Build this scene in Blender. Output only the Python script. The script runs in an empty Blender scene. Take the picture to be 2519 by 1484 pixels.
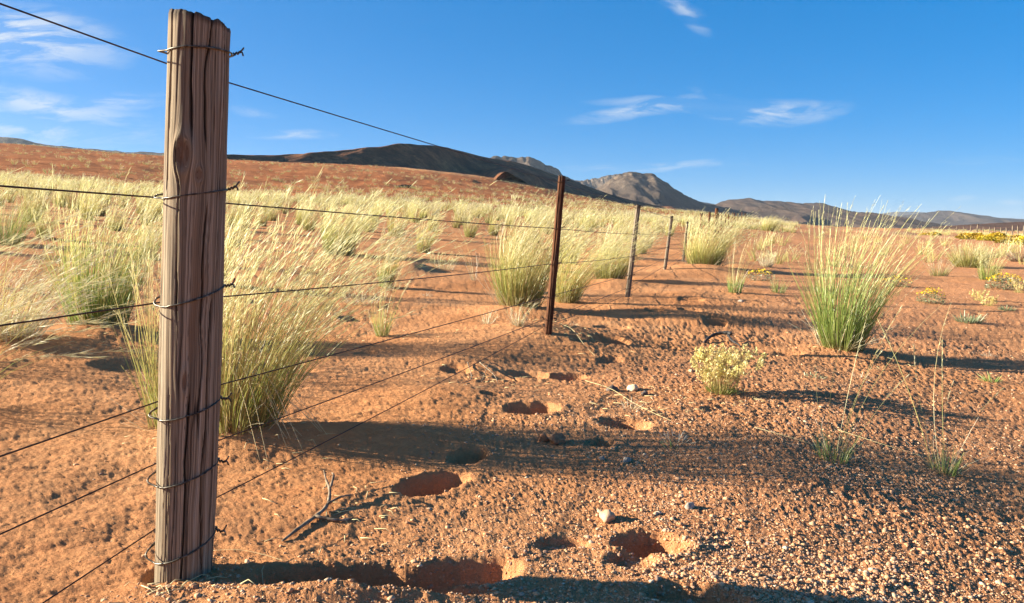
import bpy, math
import numpy as np
from mathutils import Vector

# ------------------------------------------------------------------ camera, sky, sun, exposure
F_PX, CX, CY, HZ = 1903.0, 1259.5, 742.0, 565.0      # lens and horizon, in a 2519 x 1484 view of the place
EYE = 0.81
PITCH = math.atan((CY - HZ) / F_PX)
SKY_SAT, SKY_HUE, SKY_GAMMA = 1.62, .505, .5
SUN_AZ, SUN_EL = math.radians(-84), math.radians(16)   # left of straight ahead, low
S = Vector((math.sin(SUN_AZ)*math.cos(SUN_EL), math.cos(SUN_AZ)*math.cos(SUN_EL), math.sin(SUN_EL)))
scene = bpy.context.scene
col = scene.collection
cam_d = bpy.data.cameras.new('camera')
cam_d.sensor_width = 36.0
cam_d.lens = 36.0 * F_PX / 2519.0
cam_d.clip_start = 0.05
cam_d.clip_end = 30000
cam = bpy.data.objects.new('camera', cam_d)
cam.location = (0, 0, EYE)
cam.rotation_euler = (math.radians(90) - PITCH, 0, 0)
col.objects.link(cam)
scene.camera = cam

cp, sp = math.cos(PITCH), math.sin(PITCH)
def ray(px, py):
    a, b = (px - CX) / F_PX, -(py - CY) / F_PX
    return a, cp + b*sp, -sp + b*cp
def at(px, py, Y):
    a, b, c = ray(px, py)
    return Vector((a/b*Y, Y, EYE + c/b*Y))

scene.view_settings.view_transform = 'Standard'
scene.view_settings.look = 'None'
scene.view_settings.exposure = 1.8
scene.view_settings.gamma = 1
scene.view_settings.use_curve_mapping = False
scene.cycles.max_bounces = 5
scene.cycles.diffuse_bounces = 3
scene.cycles.transparent_max_bounces = 8
scene.cycles.volume_bounces = 0

class NT:
    """small node helper"""
    def __init__(s, tree):
        s.t = tree; s.n = tree.nodes; s.l = tree.links
    def node(s, typ, **kw):
        n = s.n.new(typ)
        for k, v in kw.items(): setattr(n, k, v)
        return n
    def put(s, sock, v):
        if isinstance(v, bpy.types.NodeSocket): s.l.new(v, sock)
        elif v is not None:
            if sock.type == 'RGBA' and len(v) == 3: v = (*v, 1)
            sock.default_value = v
    def math(s, op, a, b=None, c=None, clamp=False):
        n = s.node('ShaderNodeMath', operation=op, use_clamp=clamp)
        s.put(n.inputs[0], a); s.put(n.inputs[1], b)
        if c is not None: s.put(n.inputs[2], c)
        return n.outputs[0]
    def noise(s, vec, scale, detail=4, rough=.55, dist=0.0):
        n = s.node('ShaderNodeTexNoise')
        s.put(n.inputs['Vector'], vec); n.inputs['Scale'].default_value = scale
        n.inputs['Detail'].default_value = detail; n.inputs['Roughness'].default_value = rough
        n.inputs['Distortion'].default_value = dist
        return n.outputs['Fac']
    def ramp(s, fac, stops, interp='LINEAR'):
        n = s.node('ShaderNodeValToRGB'); cr = n.color_ramp; cr.interpolation = interp
        while len(cr.elements) < len(stops): cr.elements.new(.5)
        for e, (p, c) in zip(cr.elements, stops):
            e.position = p
            e.color = (c, c, c, 1) if isinstance(c, (int, float)) else (*c, 1)
        s.put(n.inputs[0], fac)
        return n.outputs[0]
    def mix(s, fac, a, b, mode='MIX'):
        n = s.node('ShaderNodeMix', data_type='RGBA', blend_type=mode)
        s.put(n.inputs[0], fac); s.put(n.inputs[6], a); s.put(n.inputs[7], b)
        return n.outputs[2]
    def mapping(s, vec, scale=(1,1,1), rot=(0,0,0), loc=(0,0,0)):
        n = s.node('ShaderNodeMapping'); s.put(n.inputs[0], vec)
        n.inputs['Scale'].default_value = scale; n.inputs['Rotation'].default_value = rot; n.inputs['Location'].default_value = loc
        return n.outputs[0]
    def attr(s, name, out='Fac'):
        return s.node('ShaderNodeAttribute', attribute_name=name).outputs[out]
    def obj(s): return s.node('ShaderNodeTexCoord').outputs['Object']
    def pos(s): return s.node('ShaderNodeNewGeometry').outputs['Position']
    def bump(s, h, strength, dist, normal=None):
        n = s.node('ShaderNodeBump'); s.put(n.inputs['Height'], h)
        n.inputs['Strength'].default_value = strength; n.inputs['Distance'].default_value = dist
        if normal is not None: s.put(n.inputs['Normal'], normal)
        return n.outputs[0]

# world: sky and thin cirrus
world = bpy.data.worlds.new('World'); scene.world = world; world.use_nodes = True
w = NT(world.node_tree); world.node_tree.nodes.clear()
sky = w.node('ShaderNodeTexSky', sky_type='NISHITA', sun_disc=False)
sky.sun_elevation = SUN_EL; sky.sun_rotation = SUN_AZ % (2*math.pi)
sky.altitude = 900; sky.air_density = 0.6; sky.dust_density = 1.5; sky.ozone_density = 6.0
hsv = w.node('ShaderNodeHueSaturation')
hsv.inputs['Saturation'].default_value = SKY_SAT; hsv.inputs['Hue'].default_value = SKY_HUE
gam = w.node('ShaderNodeGamma'); w.put(gam.inputs[0], sky.outputs[0]); gam.inputs[1].default_value = SKY_GAMMA
w.put(hsv.inputs['Color'], gam.outputs[0])
tc = w.node('ShaderNodeTexCoord').outputs['Generated']
sx = w.node('ShaderNodeSeparateXYZ'); w.put(sx.inputs[0], tc)
front = w.math('GREATER_THAN', sx.outputs[1], 0.05)
ysafe = w.math('MAXIMUM', sx.outputs[1], 0.05)
cu = w.math('DIVIDE', sx.outputs[0], ysafe)
cv = w.math('DIVIDE', sx.outputs[2], ysafe)
cuv = w.node('ShaderNodeCombineXYZ'); w.put(cuv.inputs[0], cu); w.put(cuv.inputs[1], cv); cuv = cuv.outputs[0]
warp = w.node('ShaderNodeTexNoise'); w.put(warp.inputs['Vector'], w.mapping(cuv, (5, 14, 1))); warp.inputs['Scale'].default_value = 1; warp.inputs['Detail'].default_value = 4
wv = w.node('ShaderNodeVectorMath', operation='MULTIPLY_ADD'); w.put(wv.inputs[0], warp.outputs['Color']); wv.inputs[1].default_value = (.11, .036, 0); w.put(wv.inputs[2], cuv)
wuv = w.node('ShaderNodeVectorMath', operation='SUBTRACT'); w.put(wuv.inputs[0], wv.outputs[0]); wuv.inputs[1].default_value = (.055, .018, 0); wuv = wuv.outputs[0]
streak = w.ramp(w.noise(w.mapping(wuv, (9, 46, 1), (0, 0, .12)), 1, 7, .62, .4), [(.45, 0.0), (.60, 1.0)])
acc = None
# px, py, half length, half height, tilt, density : wisps of cirrus
for (px, py, a, b, rot, den) in [(0, 90, 230, 68, -.10, 1.25), (110, 250, 230, 26, -.16, .75), (290, 243, 95, 20, .05, .65),
        (60, 310, 330, 50, -.08, .55), (715, 336, 75, 12, 0, .55), (610, 274, 60, 9, -.1, .25), (1585, 266, 165, 15, .16, .9),
        (1745, 256, 230, 13, -.04, .75), (1910, 270, 135, 26, .05, .8), (1860, 246, 120, 10, -.2, .45), (1670, 18, 85, 22, -.55, .55),
        (1600, 415, 200, 10, .02, .5), (2410, 400, 90, 9, .02, .38), (2367, 484, 32, 7, 0, .4), (2500, 494, 40, 6, 0, .35), (170, 138, 60, 14, -.1, .5)]:
    p = at(px, py, 1.0); u0, v0 = p.x, p.z - EYE
    m = w.mapping(wuv, (1, 1, 1), (0, 0, 0), (-u0, -v0, 0))
    m = w.mapping(m, (1, 1, 1), (0, 0, -rot))
    m = w.mapping(m, (F_PX/a*.8, F_PX/b*.8, 0))
    ln = w.node('ShaderNodeVectorMath', operation='LENGTH'); w.put(ln.inputs[0], m)
    g = w.math('SUBTRACT', 1.15, ln.outputs['Value'], clamp=True)
    g = w.math('MULTIPLY', w.math('SMOOTH_MIN', g, 1.0, .2), den)
    acc = g if acc is None else w.math('MAXIMUM', acc, g)
cl = w.math('MULTIPLY', w.math('MULTIPLY', acc, w.math('ADD', w.math('MULTIPLY', streak, 1.0), .09)), front)
cl = w.math('MULTIPLY', cl, .82, clamp=True)
skycol = w.mix(cl, hsv.outputs[0], (1.95, 2.1, 2.25))
bg = w.node('ShaderNodeBackground'); w.put(bg.inputs[0], skycol); bg.inputs[1].default_value = 0.120
wo = w.node('ShaderNodeOutputWorld'); w.l.new(bg.outputs[0], wo.inputs[0])

sun_d = bpy.data.lights.new('sun', 'SUN'); sun_d.energy = 5.0; sun_d.angle = math.radians(.5); sun_d.color = (1, .93, .74)
sun = bpy.data.objects.new('sun', sun_d); col.objects.link(sun)
sun.rotation_euler = (-S).to_track_quat('-Z', 'Y').to_euler()

# ------------------------------------------------------------------ helpers
rng = np.random.default_rng(7)
def hash2(ix, iy, seed):
    h = (ix.astype(np.int64)*374761393 + iy.astype(np.int64)*668265263 + seed*974634777) & 0x7fffffff
    h = ((h ^ (h >> 13))*1274126177) & 0x7fffffff
    return ((h ^ (h >> 16)) & 0xffff)/65535.0
def vnoise(x, y, seed=0):
    x = np.asarray(x, float); y = np.asarray(y, float)
    ix, iy = np.floor(x), np.floor(y); fx, fy = x-ix, y-iy
    fx = fx*fx*fx*(fx*(fx*6-15)+10); fy = fy*fy*fy*(fy*(fy*6-15)+10)
    a, b, c, d = hash2(ix,iy,seed), hash2(ix+1,iy,seed), hash2(ix,iy+1,seed), hash2(ix+1,iy+1,seed)
    return (a*(1-fx)+b*fx)*(1-fy) + (c*(1-fx)+d*fx)*fy
def fbm(x, y, oct=4, seed=0, gain=.5):
    s, a, t = 0.0, 1.0, 0.0
    for i in range(oct):
        s = s + a*(vnoise(x*2**i+i*17.3, y*2**i-i*9.1, seed+i)-.5); t += a; a *= gain
    return s/t*2          # about -1..1
def ss(a, b, x):
    t = np.clip((x-a)/(b-a), 0, 1); return t*t*(3-2*t)

def make_mesh(name, V, Fc, mats=(), attrs=None, smooth=True, midx=None):
    """mesh from numpy arrays; Fc is an (n,3|4) array or a list of such arrays"""
    me = bpy.data.meshes.new(name)
    if not isinstance(Fc, (list, tuple)): Fc = [Fc]
    Fc = [np.asarray(f, np.int32) for f in Fc if len(f)]
    V = np.asarray(V, np.float32)
    loops = np.concatenate([f.ravel() for f in Fc])
    sizes = np.concatenate([np.full(len(f), f.shape[1], np.int32) for f in Fc])
    starts = np.concatenate([[0], np.cumsum(sizes)[:-1]]).astype(np.int32)
    me.vertices.add(len(V)); me.vertices.foreach_set('co', V.ravel())
    me.loops.add(len(loops)); me.loops.foreach_set('vertex_index', loops)
    me.polygons.add(len(sizes)); me.polygons.foreach_set('loop_start', starts); me.polygons.foreach_set('loop_total', sizes)
    if smooth: me.polygons.foreach_set('use_smooth', np.ones(len(sizes), bool))
    for m in mats: me.materials.append(m)
    if midx is not None: me.polygons.foreach_set('material_index', np.asarray(midx, np.int32))
    for k, a in (attrs or {}).items():
        at_ = me.attributes.new(k, 'FLOAT', 'POINT'); at_.data.foreach_set('value', np.asarray(a, np.float32))
    me.update(calc_edges=True); me.validate()
    return me
def link(name, me, parent=None, loc=None):
    o = bpy.data.objects.new(name, me); col.objects.link(o)
    if parent is not None: o.parent = parent
    if loc is not None: o.location = loc
    if parent is not None and name in ('leaf_blades', 'dry_blades', 'stems', 'seed_heads', 'leaves', 'flowers', 'twigs', 'flower_cover', 'foliage'): o['kind'] = 'stuff'
    return o
def tag(o, label=None, cat=None, group=None, kind=None):
    for k, v in (('label', label), ('category', cat), ('group', group), ('kind', kind)):
        if v: o[k] = v
    return o
def empty(name, loc, label=None, cat=None, group=None, rz=0, sc=1):
    o = link(name, None, None, loc); o.rotation_euler.z = rz; o.scale = (sc, sc, sc); o.empty_display_size = .05
    return tag(o, label, cat, group)
def copy_tree(src, loc, rz=0, sc=1, label=None, group=None):
    o = src.copy(); col.objects.link(o); o.location = loc; o.rotation_euler = (0, 0, rz)
    o.scale = sc if isinstance(sc, tuple) else (sc, sc, sc)
    if label: o['label'] = label
    if group: o['group'] = group
    for ch in [c for c in src.children]:
        c = ch.copy(); col.objects.link(c); c.parent = o
        for g in [g for g in ch.children]:
            k = g.copy(); col.objects.link(k); k.parent = c
    return o

def new_mat(name):
    m = bpy.data.materials.new(name); m.use_nodes = True; m.node_tree.nodes.clear()
    return m, NT(m.node_tree)
def finish(t, color, rough=.9, normal=None, spec=.2, metallic=0.0):
    p = t.node('ShaderNodeBsdfPrincipled'); t.put(p.inputs['Base Color'], color); t.put(p.inputs['Roughness'], rough)
    t.put(p.inputs['Specular IOR Level'], spec); t.put(p.inputs['Metallic'], metallic)
    if normal is not None: t.put(p.inputs['Normal'], normal)
    o = t.node('ShaderNodeOutputMaterial'); t.l.new(p.outputs[0], o.inputs[0]); return p
def leafy(t, color, transl=.32, rough=.7):
    d = t.node('ShaderNodeBsdfDiffuse'); t.put(d.inputs[0], color)
    tr = t.node('ShaderNodeBsdfTranslucent'); t.put(tr.inputs[0], color)
    mx = t.node('ShaderNodeMixShader'); mx.inputs[0].default_value = transl*.75
    t.l.new(d.outputs[0], mx.inputs[1]); t.l.new(tr.outputs[0], mx.inputs[2])
    g = t.node('ShaderNodeBsdfGlossy'); g.inputs['Roughness'].default_value = .45; g.inputs[0].default_value = (1,1,1,1)
    m2 = t.node('ShaderNodeMixShader'); m2.inputs[0].default_value = .035
    t.l.new(mx.outputs[0], m2.inputs[1]); t.l.new(g.outputs[0], m2.inputs[2])
    o = t.node('ShaderNodeOutputMaterial'); t.l.new(m2.outputs[0], o.inputs[0])

# ------------------------------------------------------------------ terrain height
TD = np.array([1.0, 2, 4, 6, 9, 14, 25, 45, 60, 80, 150, 260, 420, 800, 2500, 12000])
TX = np.array([-2400, -900, 0, 500, 1000, 1190, 1400, 1700, 2000, 2519, 3400, 5000.])
TZ = np.array([
 [0, .02, .12, .32, .7, 1.2, 2.3, 4.6, 6.6, 9.2, 19, 33, 36, 30, 5, 0],
 [0, .01, .10, .28, .62, 1.08, 2.0, 4.0, 5.8, 8.0, 18, 31.5, 35, 30, 5, 0],
 [0, 0, .08, .25, .55, .95, 1.66, 3.3, 4.9, 7.0, 16, 29.5, 34, 28, 4, 0],
 [0, 0, .03, .12, .32, .62, 1.2, 2.4, 3.5, 5.2, 12, 24.3, 31, 26, 4, 0],
 [0, 0, .02, .06, .15, .35, .85, 1.9, 2.8, 4.0, 9.2, 21, 35, 24, 3, 0],
 [0, 0, .015, .04, .10, .26, .70, 1.6, 2.4, 3.4, 7.6, 17.5, 30, 20, 2, 0],
 [0, 0, .01, .02, .05, .15, .48, 1.2, 1.8, 2.6, 5.8, 12, 20.5, 15, 0, 0],
 [0, 0, 0, .01, .05, .15, .42, 1.0, 1.45, 2.1, 4.3, 6.2, 5, 2, 0, 0],
 [-.01, -.01, -.02, -.02, -.01, 0, .10, .36, .5, .7, 1.2, 1.2, .8, 0, 0, 0],
 [-.03, -.06, -.11, -.12, -.08, -.02, .02, -.05, -.12, -.2, -.4, -.6, -.5, -.5, 0, 0],
 [-.04, -.08, -.12, -.12, -.1, -.1, -.1, -.2, -.3, -.4, -.7, -.8, -.8, -.5, 0, 0],
 [-.04, -.08, -.12, -.12, -.1, -.1, -.1, -.2, -.3, -.4, -.7, -.8, -.8, -.5, 0, 0]])
LG = np.linspace(math.log(1.0), math.log(12000), 260)
PG = np.linspace(-2400, 5000, 240)
tmp = np.array([np.interp(LG, np.log(TD), r) for r in TZ])
TAB = np.array([np.interp(PG, TX, tmp[:, j]) for j in range(len(LG))]).T      # (px, logd)
def blur(a, n, ax):
    k = np.exp(-.5*(np.arange(-3*n, 3*n+1)/n)**2); k /= k.sum()
    pad = [(0,0),(0,0)]; pad[ax] = (3*n, 3*n)
    b = np.pad(a, pad, mode='edge'); out = np.zeros_like(a)
    for i, wt in enumerate(k):
        out += wt*(b[i:i+a.shape[0]] if ax == 0 else b[:, i:i+a.shape[1]])
    return out
TAB = blur(blur(TAB, 4, 0), 5, 1)
def base_z(x, y):
    az = np.clip(np.arctan2(x, y), -1.05, 1.05)
    r = np.hypot(x, y)
    px = CX + F_PX*np.tan(az); d = np.maximum(r*np.cos(az), 1.0)
    i = np.clip((px-PG[0])/(PG[1]-PG[0]), 0, len(PG)-1.001); j = np.clip((np.log(d)-LG[0])/(LG[1]-LG[0]), 0, len(LG)-1.001)
    i0, j0 = i.astype(int), j.astype(int); fi, fj = i-i0, j-j0
    return (TAB[i0,j0]*(1-fi)+TAB[i0+1,j0]*fi)*(1-fj) + (TAB[i0,j0+1]*(1-fi)+TAB[i0+1,j0+1]*fi)*fj

def ground_pt(px, py):
    """where the sight line through a point of the view meets the terrain base"""
    a, b, c = ray(px, py)
    ys = np.exp(np.linspace(math.log(1.0), math.log(400), 3000))
    dz = EYE + c/b*ys - base_z(a/b*ys, ys)
    k = np.argmax(dz < 0) if (dz < 0).any() else len(ys)-1
    return float(a/b*ys[k]), float(ys[k])

MOUNDS = []       # x, y, radius_x, radius_y, height
DENTS = []        # x, y, half length, half width, angle, depth, rim
def mound(px, py, rx, ry, h):
    x, y = ground_pt(px, py); MOUNDS.append((x, y, rx, ry, h))
def dent(px, py, a, b, ang, dep, rim=.25):
    x, y = ground_pt(px, py); DENTS.append((x, y, a, b, ang, dep, rim))
# sand heaped up round the second post and the clumps
mound(1330, 835, .75, .55, .11); mound(1140, 885, .5, .35, .05); mound(1600, 770, .9, .6, .06); mound(1750, 790, .6, .3, .05)
mound(450, 1445, .13, .10, .004); mound(575, 1095, .33, .25, .06); mound(900, 1080, .55, .2, .05); mound(240, 825, .4, .35, .07); mound(40, 860, .35, .3, .06); mound(1270, 775, .5, .45, .07)
mound(1500, 700, .5, .5, .08); mound(1735, 668, .8, .9, .13); mound(2070, 868, .35, .3, .05); mound(1010, 665, .35, .45, .12)
mound(1060, 990, .55, .3, .05); mound(720, 1230, .5, .2, .03); mound(640, 1484, .30, .10, .03); mound(950, 1475, .25, .06, .035)
# foot prints
dent(1065, 1185, .16, .085, .95, .060); dent(1150, 1120, .08, .06, .5, .035)
dent(1310, 1018, .13, .095, .25, .065); dent(1540, 1052, .12, .075, -.35, .055); dent(1480, 1092, .06, .05, 0, .03)
dent(1600, 1335, .105, .075, -.25, .065); dent(1555, 1375, .07, .05, -.2, .02)
dent(850, 1425, .26, .10, .05, .075, .12); dent(1150, 1400, .14, .09, .2, .05); dent(1000, 1460, .2, .05, 0, .04, .1)
dent(1400, 922, .12, .09, .2, .05); dent(1505, 807, .16, .11, .15, .06); dent(1500, 852, .15, .12, .1, .055)
dent(1610, 777, .10, .08, 0, .045); dent(1700, 738, .16, .14, 0, .05); dent(1760, 797, .10, .09, 0, .05); dent(1700, 770, .13, .10, 0, .05)
dent(1650, 858, .07, .06, 0, .03); dent(1380, 1330, .08, .05, .3, .015); dent(1720, 1470, .13, .07, -.4, .03); dent(880, 780, .16, .10, 0, .04)
dent(1210, 990, .05, .04, 0, .02); dent(1820, 905, .09, .07, 0, .03); dent(700, 905, .2, .12, 0, .03); dent(330, 905, .25, .15, 0, .03)
_r = np.random.default_rng(21)
for _ in range(70):                                    # trampled, older prints all over
    px, py = _r.uniform(-150, 2650), 600 + 850*_r.random()**1.6
    if px < 700 and py > 800 and _r.random() < .8: continue
    if py > 1040 and px > 650: continue
    s_ = _r.uniform(.05, .14)
    dent(px, py, s_, s_*_r.uniform(.5, .8), _r.uniform(-.8, .8), s_*_r.uniform(.08, .22), .2)

def ground_z(x, y, fine=True):
    x = np.asarray(x, float); y = np.asarray(y, float); shp = x.shape
    x = np.atleast_1d(x).ravel(); y = np.atleast_1d(y).ravel()
    z = base_z(x, y); r = np.hypot(x, y)
    z = z + fbm(x*.9, y*.9, 3, 3)*.030*ss(.5, 3, r) + fbm(x*.12, y*.12, 3, 5)*.14*ss(10, 40, r) + fbm(x*.25, y*.16, 3, 13)*.28*ss(35, 90, r)*ss(420, 260, r) + fbm(x*.022, y*.022, 4, 9)*1.0*ss(70, 200, r)*(1-.8*ss(400, 900, r))
    near = r < 45
    if near.any():
        xs, ys = x[near], y[near]; dz = np.zeros(len(xs))
        for (mx, my, a, b, h) in MOUNDS:
            q = ((xs-mx)/a)**2 + ((ys-my)/b)**2
            k = q < 9
            if k.any(): dz[k] += h*np.exp(-q[k]*1.4)
        wx = xs + fbm(xs*10, ys*10, 4, 31, .6)*.016; wy = ys + fbm(xs*10, ys*10, 4, 47, .6)*.016
        for (mx, my, a, b, an, dep, rim) in DENTS:
            k = (abs(xs-mx) < 2.4*a) & (abs(ys-my) < 2.4*a)
            if not k.any(): continue
            ux, uy = wx[k]-mx, wy[k]-my
            c, s_ = math.cos(an), math.sin(an)
            q = np.sqrt(((ux*c+uy*s_)/a)**2 + ((-ux*s_+uy*c)/b)**2)
            dz[k] += -dep*1.35*(1-ss(.62, 1.02, q)) + dep*rim*.30*np.exp(-((q-1.2)/.28)**2)*(.25+1.3*vnoise(xs[k]*14, ys[k]*14, 51))
        if fine:
            rip = ss(.2, -.5, xs-.35*ys+1.2)            # wind-worked sand on the far side of the fence
            dz += fbm(xs*4, ys*6.5, 2, 61)*.009 + fbm(xs*14, ys*34, 3, 77)*.0045*(.35+.9*rip) + fbm(xs*60, ys*90, 2, 87)*.0034 + np.maximum(0, vnoise(xs*38, ys*38, 97)-.74)*.030*(1-rip)*ss(.5, .7, vnoise(xs*2.1, ys*2.1, 99))
        z[near] += dz*np.clip(1-ss(30, 45, r[near]), 0, 1)
    return z.reshape(shp)
def gz(x, y): return float(ground_z(np.array([x]), np.array([y]))[0])
def gp(px, py, lift=0.0):
    x, y = ground_pt(px, py); return Vector((x, y, gz(x, y)+lift))

# ------------------------------------------------------------------ ground
def ground_material():
    m, t = new_mat('red_sand')
    p = t.pos(); gr = t.attr('gravel'); far = t.attr('far'); red = t.attr('red')
    n1 = t.noise(p, .9, 6, .6); n2 = t.noise(p, 22, 6, .65); n3 = t.noise(p, 160, 4, .7); n4 = t.noise(p, .035, 5, .6)
    sand = t.ramp(n1, [(.3, (.55, .235, .095)), (.55, (.66, .312, .138)), (.75, (.73, .385, .185))])
    sand = t.mix(t.ramp(n2, [(.35, 0.0), (.7, 1.0)]), t.mix(.42, sand, (.42, .15, .062)), sand)
    grit = t.ramp(n3, [(.30, (.30, .105, .048)), (.48, (.56, .235, .105)), (.62, (.68, .34, .17)), (.78, (.80, .52, .32))])
    c = t.mix(t.math('MULTIPLY', gr, .75), sand, grit)
    v = t.node('ShaderNodeTexVoronoi'); t.put(v.inputs['Vector'], p); v.inputs['Scale'].default_value = 85
    vs = t.node('ShaderNodeSeparateColor'); t.put(vs.inputs[0], v.outputs['Color'])
    peb = t.math('MULTIPLY', t.math('MULTIPLY', t.math('LESS_THAN', v.outputs['Distance'], .33), t.math('GREATER_THAN', vs.outputs[0], .45)), gr)
    c = t.mix(peb, c, t.ramp(vs.outputs[1], [(.2, (.38, .165, .085)), (.6, (.66, .37, .19)), (.95, (.78, .58, .38))]))
    farc = t.ramp(n4, [(.3, (.40, .135, .050)), (.55, (.50, .185, .070)), (.75, (.56, .25, .105))])
    farc = t.mix(t.ramp(t.noise(p, .5, 5, .65), [(.4, 0.0), (.66, .75)]), farc, (.25, .085, .035))
    c = t.mix(far, c, farc)
    c = t.mix(red, c, (.64, .30, .13))
    b1 = t.bump(t.noise(p, 260, 3, .75), .9, .006)
    b2 = t.bump(t.noise(p, 48, 5, .7), .8, .016, b1)
    b3 = t.bump(t.noise(t.mapping(p, (9, 30, 11), (0, 0, .2)), 1, 5, .65), .75, .022, b2)
    hgt = t.math('MULTIPLY', t.math('SUBTRACT', .34, v.outputs['Distance'], clamp=True), peb)
    b4 = t.bump(hgt, .7, .025, b3)
    b5 = t.bump(t.math('MULTIPLY', t.noise(p, 1.1, 6, .68), far), .9, .5, b4)
    finish(t, c, 1.0, b5, .03)
    return m
M_SAND = ground_material()

def build_ground():
    R = [.35]
    while R[-1] < 1.15: R.append(R[-1]*1.06)
    while R[-1] < 5.5: R.append(R[-1]*1.0052)
    while R[-1] < 20: R.append(R[-1]*1.011)
    while R[-1] < 400: R.append(R[-1]*1.026)
    while R[-1] < 9000: R.append(R[-1]*1.05)
    R = np.array(R)
    A = np.concatenate([np.arange(-180, -50, 3.0), np.arange(-50, -39, .5), np.arange(-39, 39, .108), np.arange(39, 50, .5), np.arange(50, 180, 3.0)])
    A = np.radians(A); nr, na = len(R), len(A)
    rr, aa = np.meshgrid(R, A, indexing='ij')
    x, y = (rr*np.sin(aa)).ravel(), (rr*np.cos(aa)).ravel()
    z = ground_z(x, y)
    gn = np.random.default_rng(31); rr_ = rr.ravel()
    sd = ss(-.3, 1.0, x - (-.75 + .303*(y-1.77)))
    grit = gn.normal(0, 1, x.size)*(.00022+.00028*sd*(.5+vnoise(x*1.7, y*1.7, 71)))*np.clip(rr_, 1, 6)*ss(14, 6, rr_)*(rr_ > 1.1)
    z = z + grit
    V = np.column_stack([x, y, z]); V = np.vstack([V, [[0, 0, 0.0]]])
    i = np.arange(nr-1)[:, None]; j = np.arange(na)[None, :]; jn = (j+1) % na
    q = np.stack([i*na+j, i*na+jn, (i+1)*na+jn, (i+1)*na+j], -1).reshape(-1, 4)[:, ::-1]
    jj = np.arange(na); tri = np.column_stack([np.full(na, nr*na), (jj+1) % na, jj])[:, ::-1]
    r = rr.ravel()
    side = x - (-.75 + .303*(y-1.77))          # distance to the right of the fence line
    gr = ss(-.2, 1.3, side + fbm(x*.7, y*.7, 3, 15)*1.0 - .25*np.maximum(0, y-3.2)*(side < 1.5))
    gr = gr*(.55+.45*ss(.35, .6, vnoise(x*1.2, y*1.2, 17)))
    gr = np.maximum(gr, .25*ss(2.6, 1.9, y)*(x > -.5))
    far = ss(18, 60, r)*ss(2, -8, side - .06*y)
    px = CX + F_PX*x/np.maximum(y, .1)
    patch = ss(240, 290, y)*ss(930, 1000, px)*ss(1230, 1120, px)*ss(420, 380, y)
    app = lambda a, v: np.append(a, v)
    me = make_mesh('ground', V, [q, tri], [M_SAND], {'gravel': app(gr, 0), 'far': app(far, 0), 'red': app(patch, 0)})
    return tag(link('ground', me), kind='structure')
build_ground()

# ------------------------------------------------------------------ hills
def hill_material(name, base, dark, rock, scale, rock_amt=.5, scrub=.5):
    m, t = new_mat(name); p = t.obj()
    hgt = t.attr('hgt')
    n1 = t.noise(p, scale, 7, .62); n2 = t.noise(p, scale*6, 6, .7); n3 = t.noise(p, scale*28, 4, .7)
    c = t.mix(t.ramp(n1, [(.38, 0.0), (.66, 1.0)]), base, dark)
    c = t.mix(t.math('MULTIPLY', t.ramp(n2, [(.45, 0.0), (.58, 1.0)]), scrub), c, dark)
    rk = t.math('MULTIPLY', t.math('MULTIPLY', t.ramp(hgt, [(.55, 0.0), (.92, 1.0)]), t.ramp(n2, [(.46, 0.0), (.6, 1.0)])), rock_amt)
    c = t.mix(rk, c, rock)
    c = t.mix(t.ramp(n3, [(.42, 0.0), (.62, .55)]), c, dark)
    c = t.mix(t.attr('scrub'), c, t.mix(t.ramp(n2, [(.35, .1), (.6, .85)]), c, dark))  # mask darkens the colour: scrub cover plus painted hillside shade
    b = t.bump(n2, .8, .35/scale*.12); b = t.bump(n3, .8, .35/scale*.03, b)
    finish(t, c, .95, b, .05)
    return m
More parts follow.
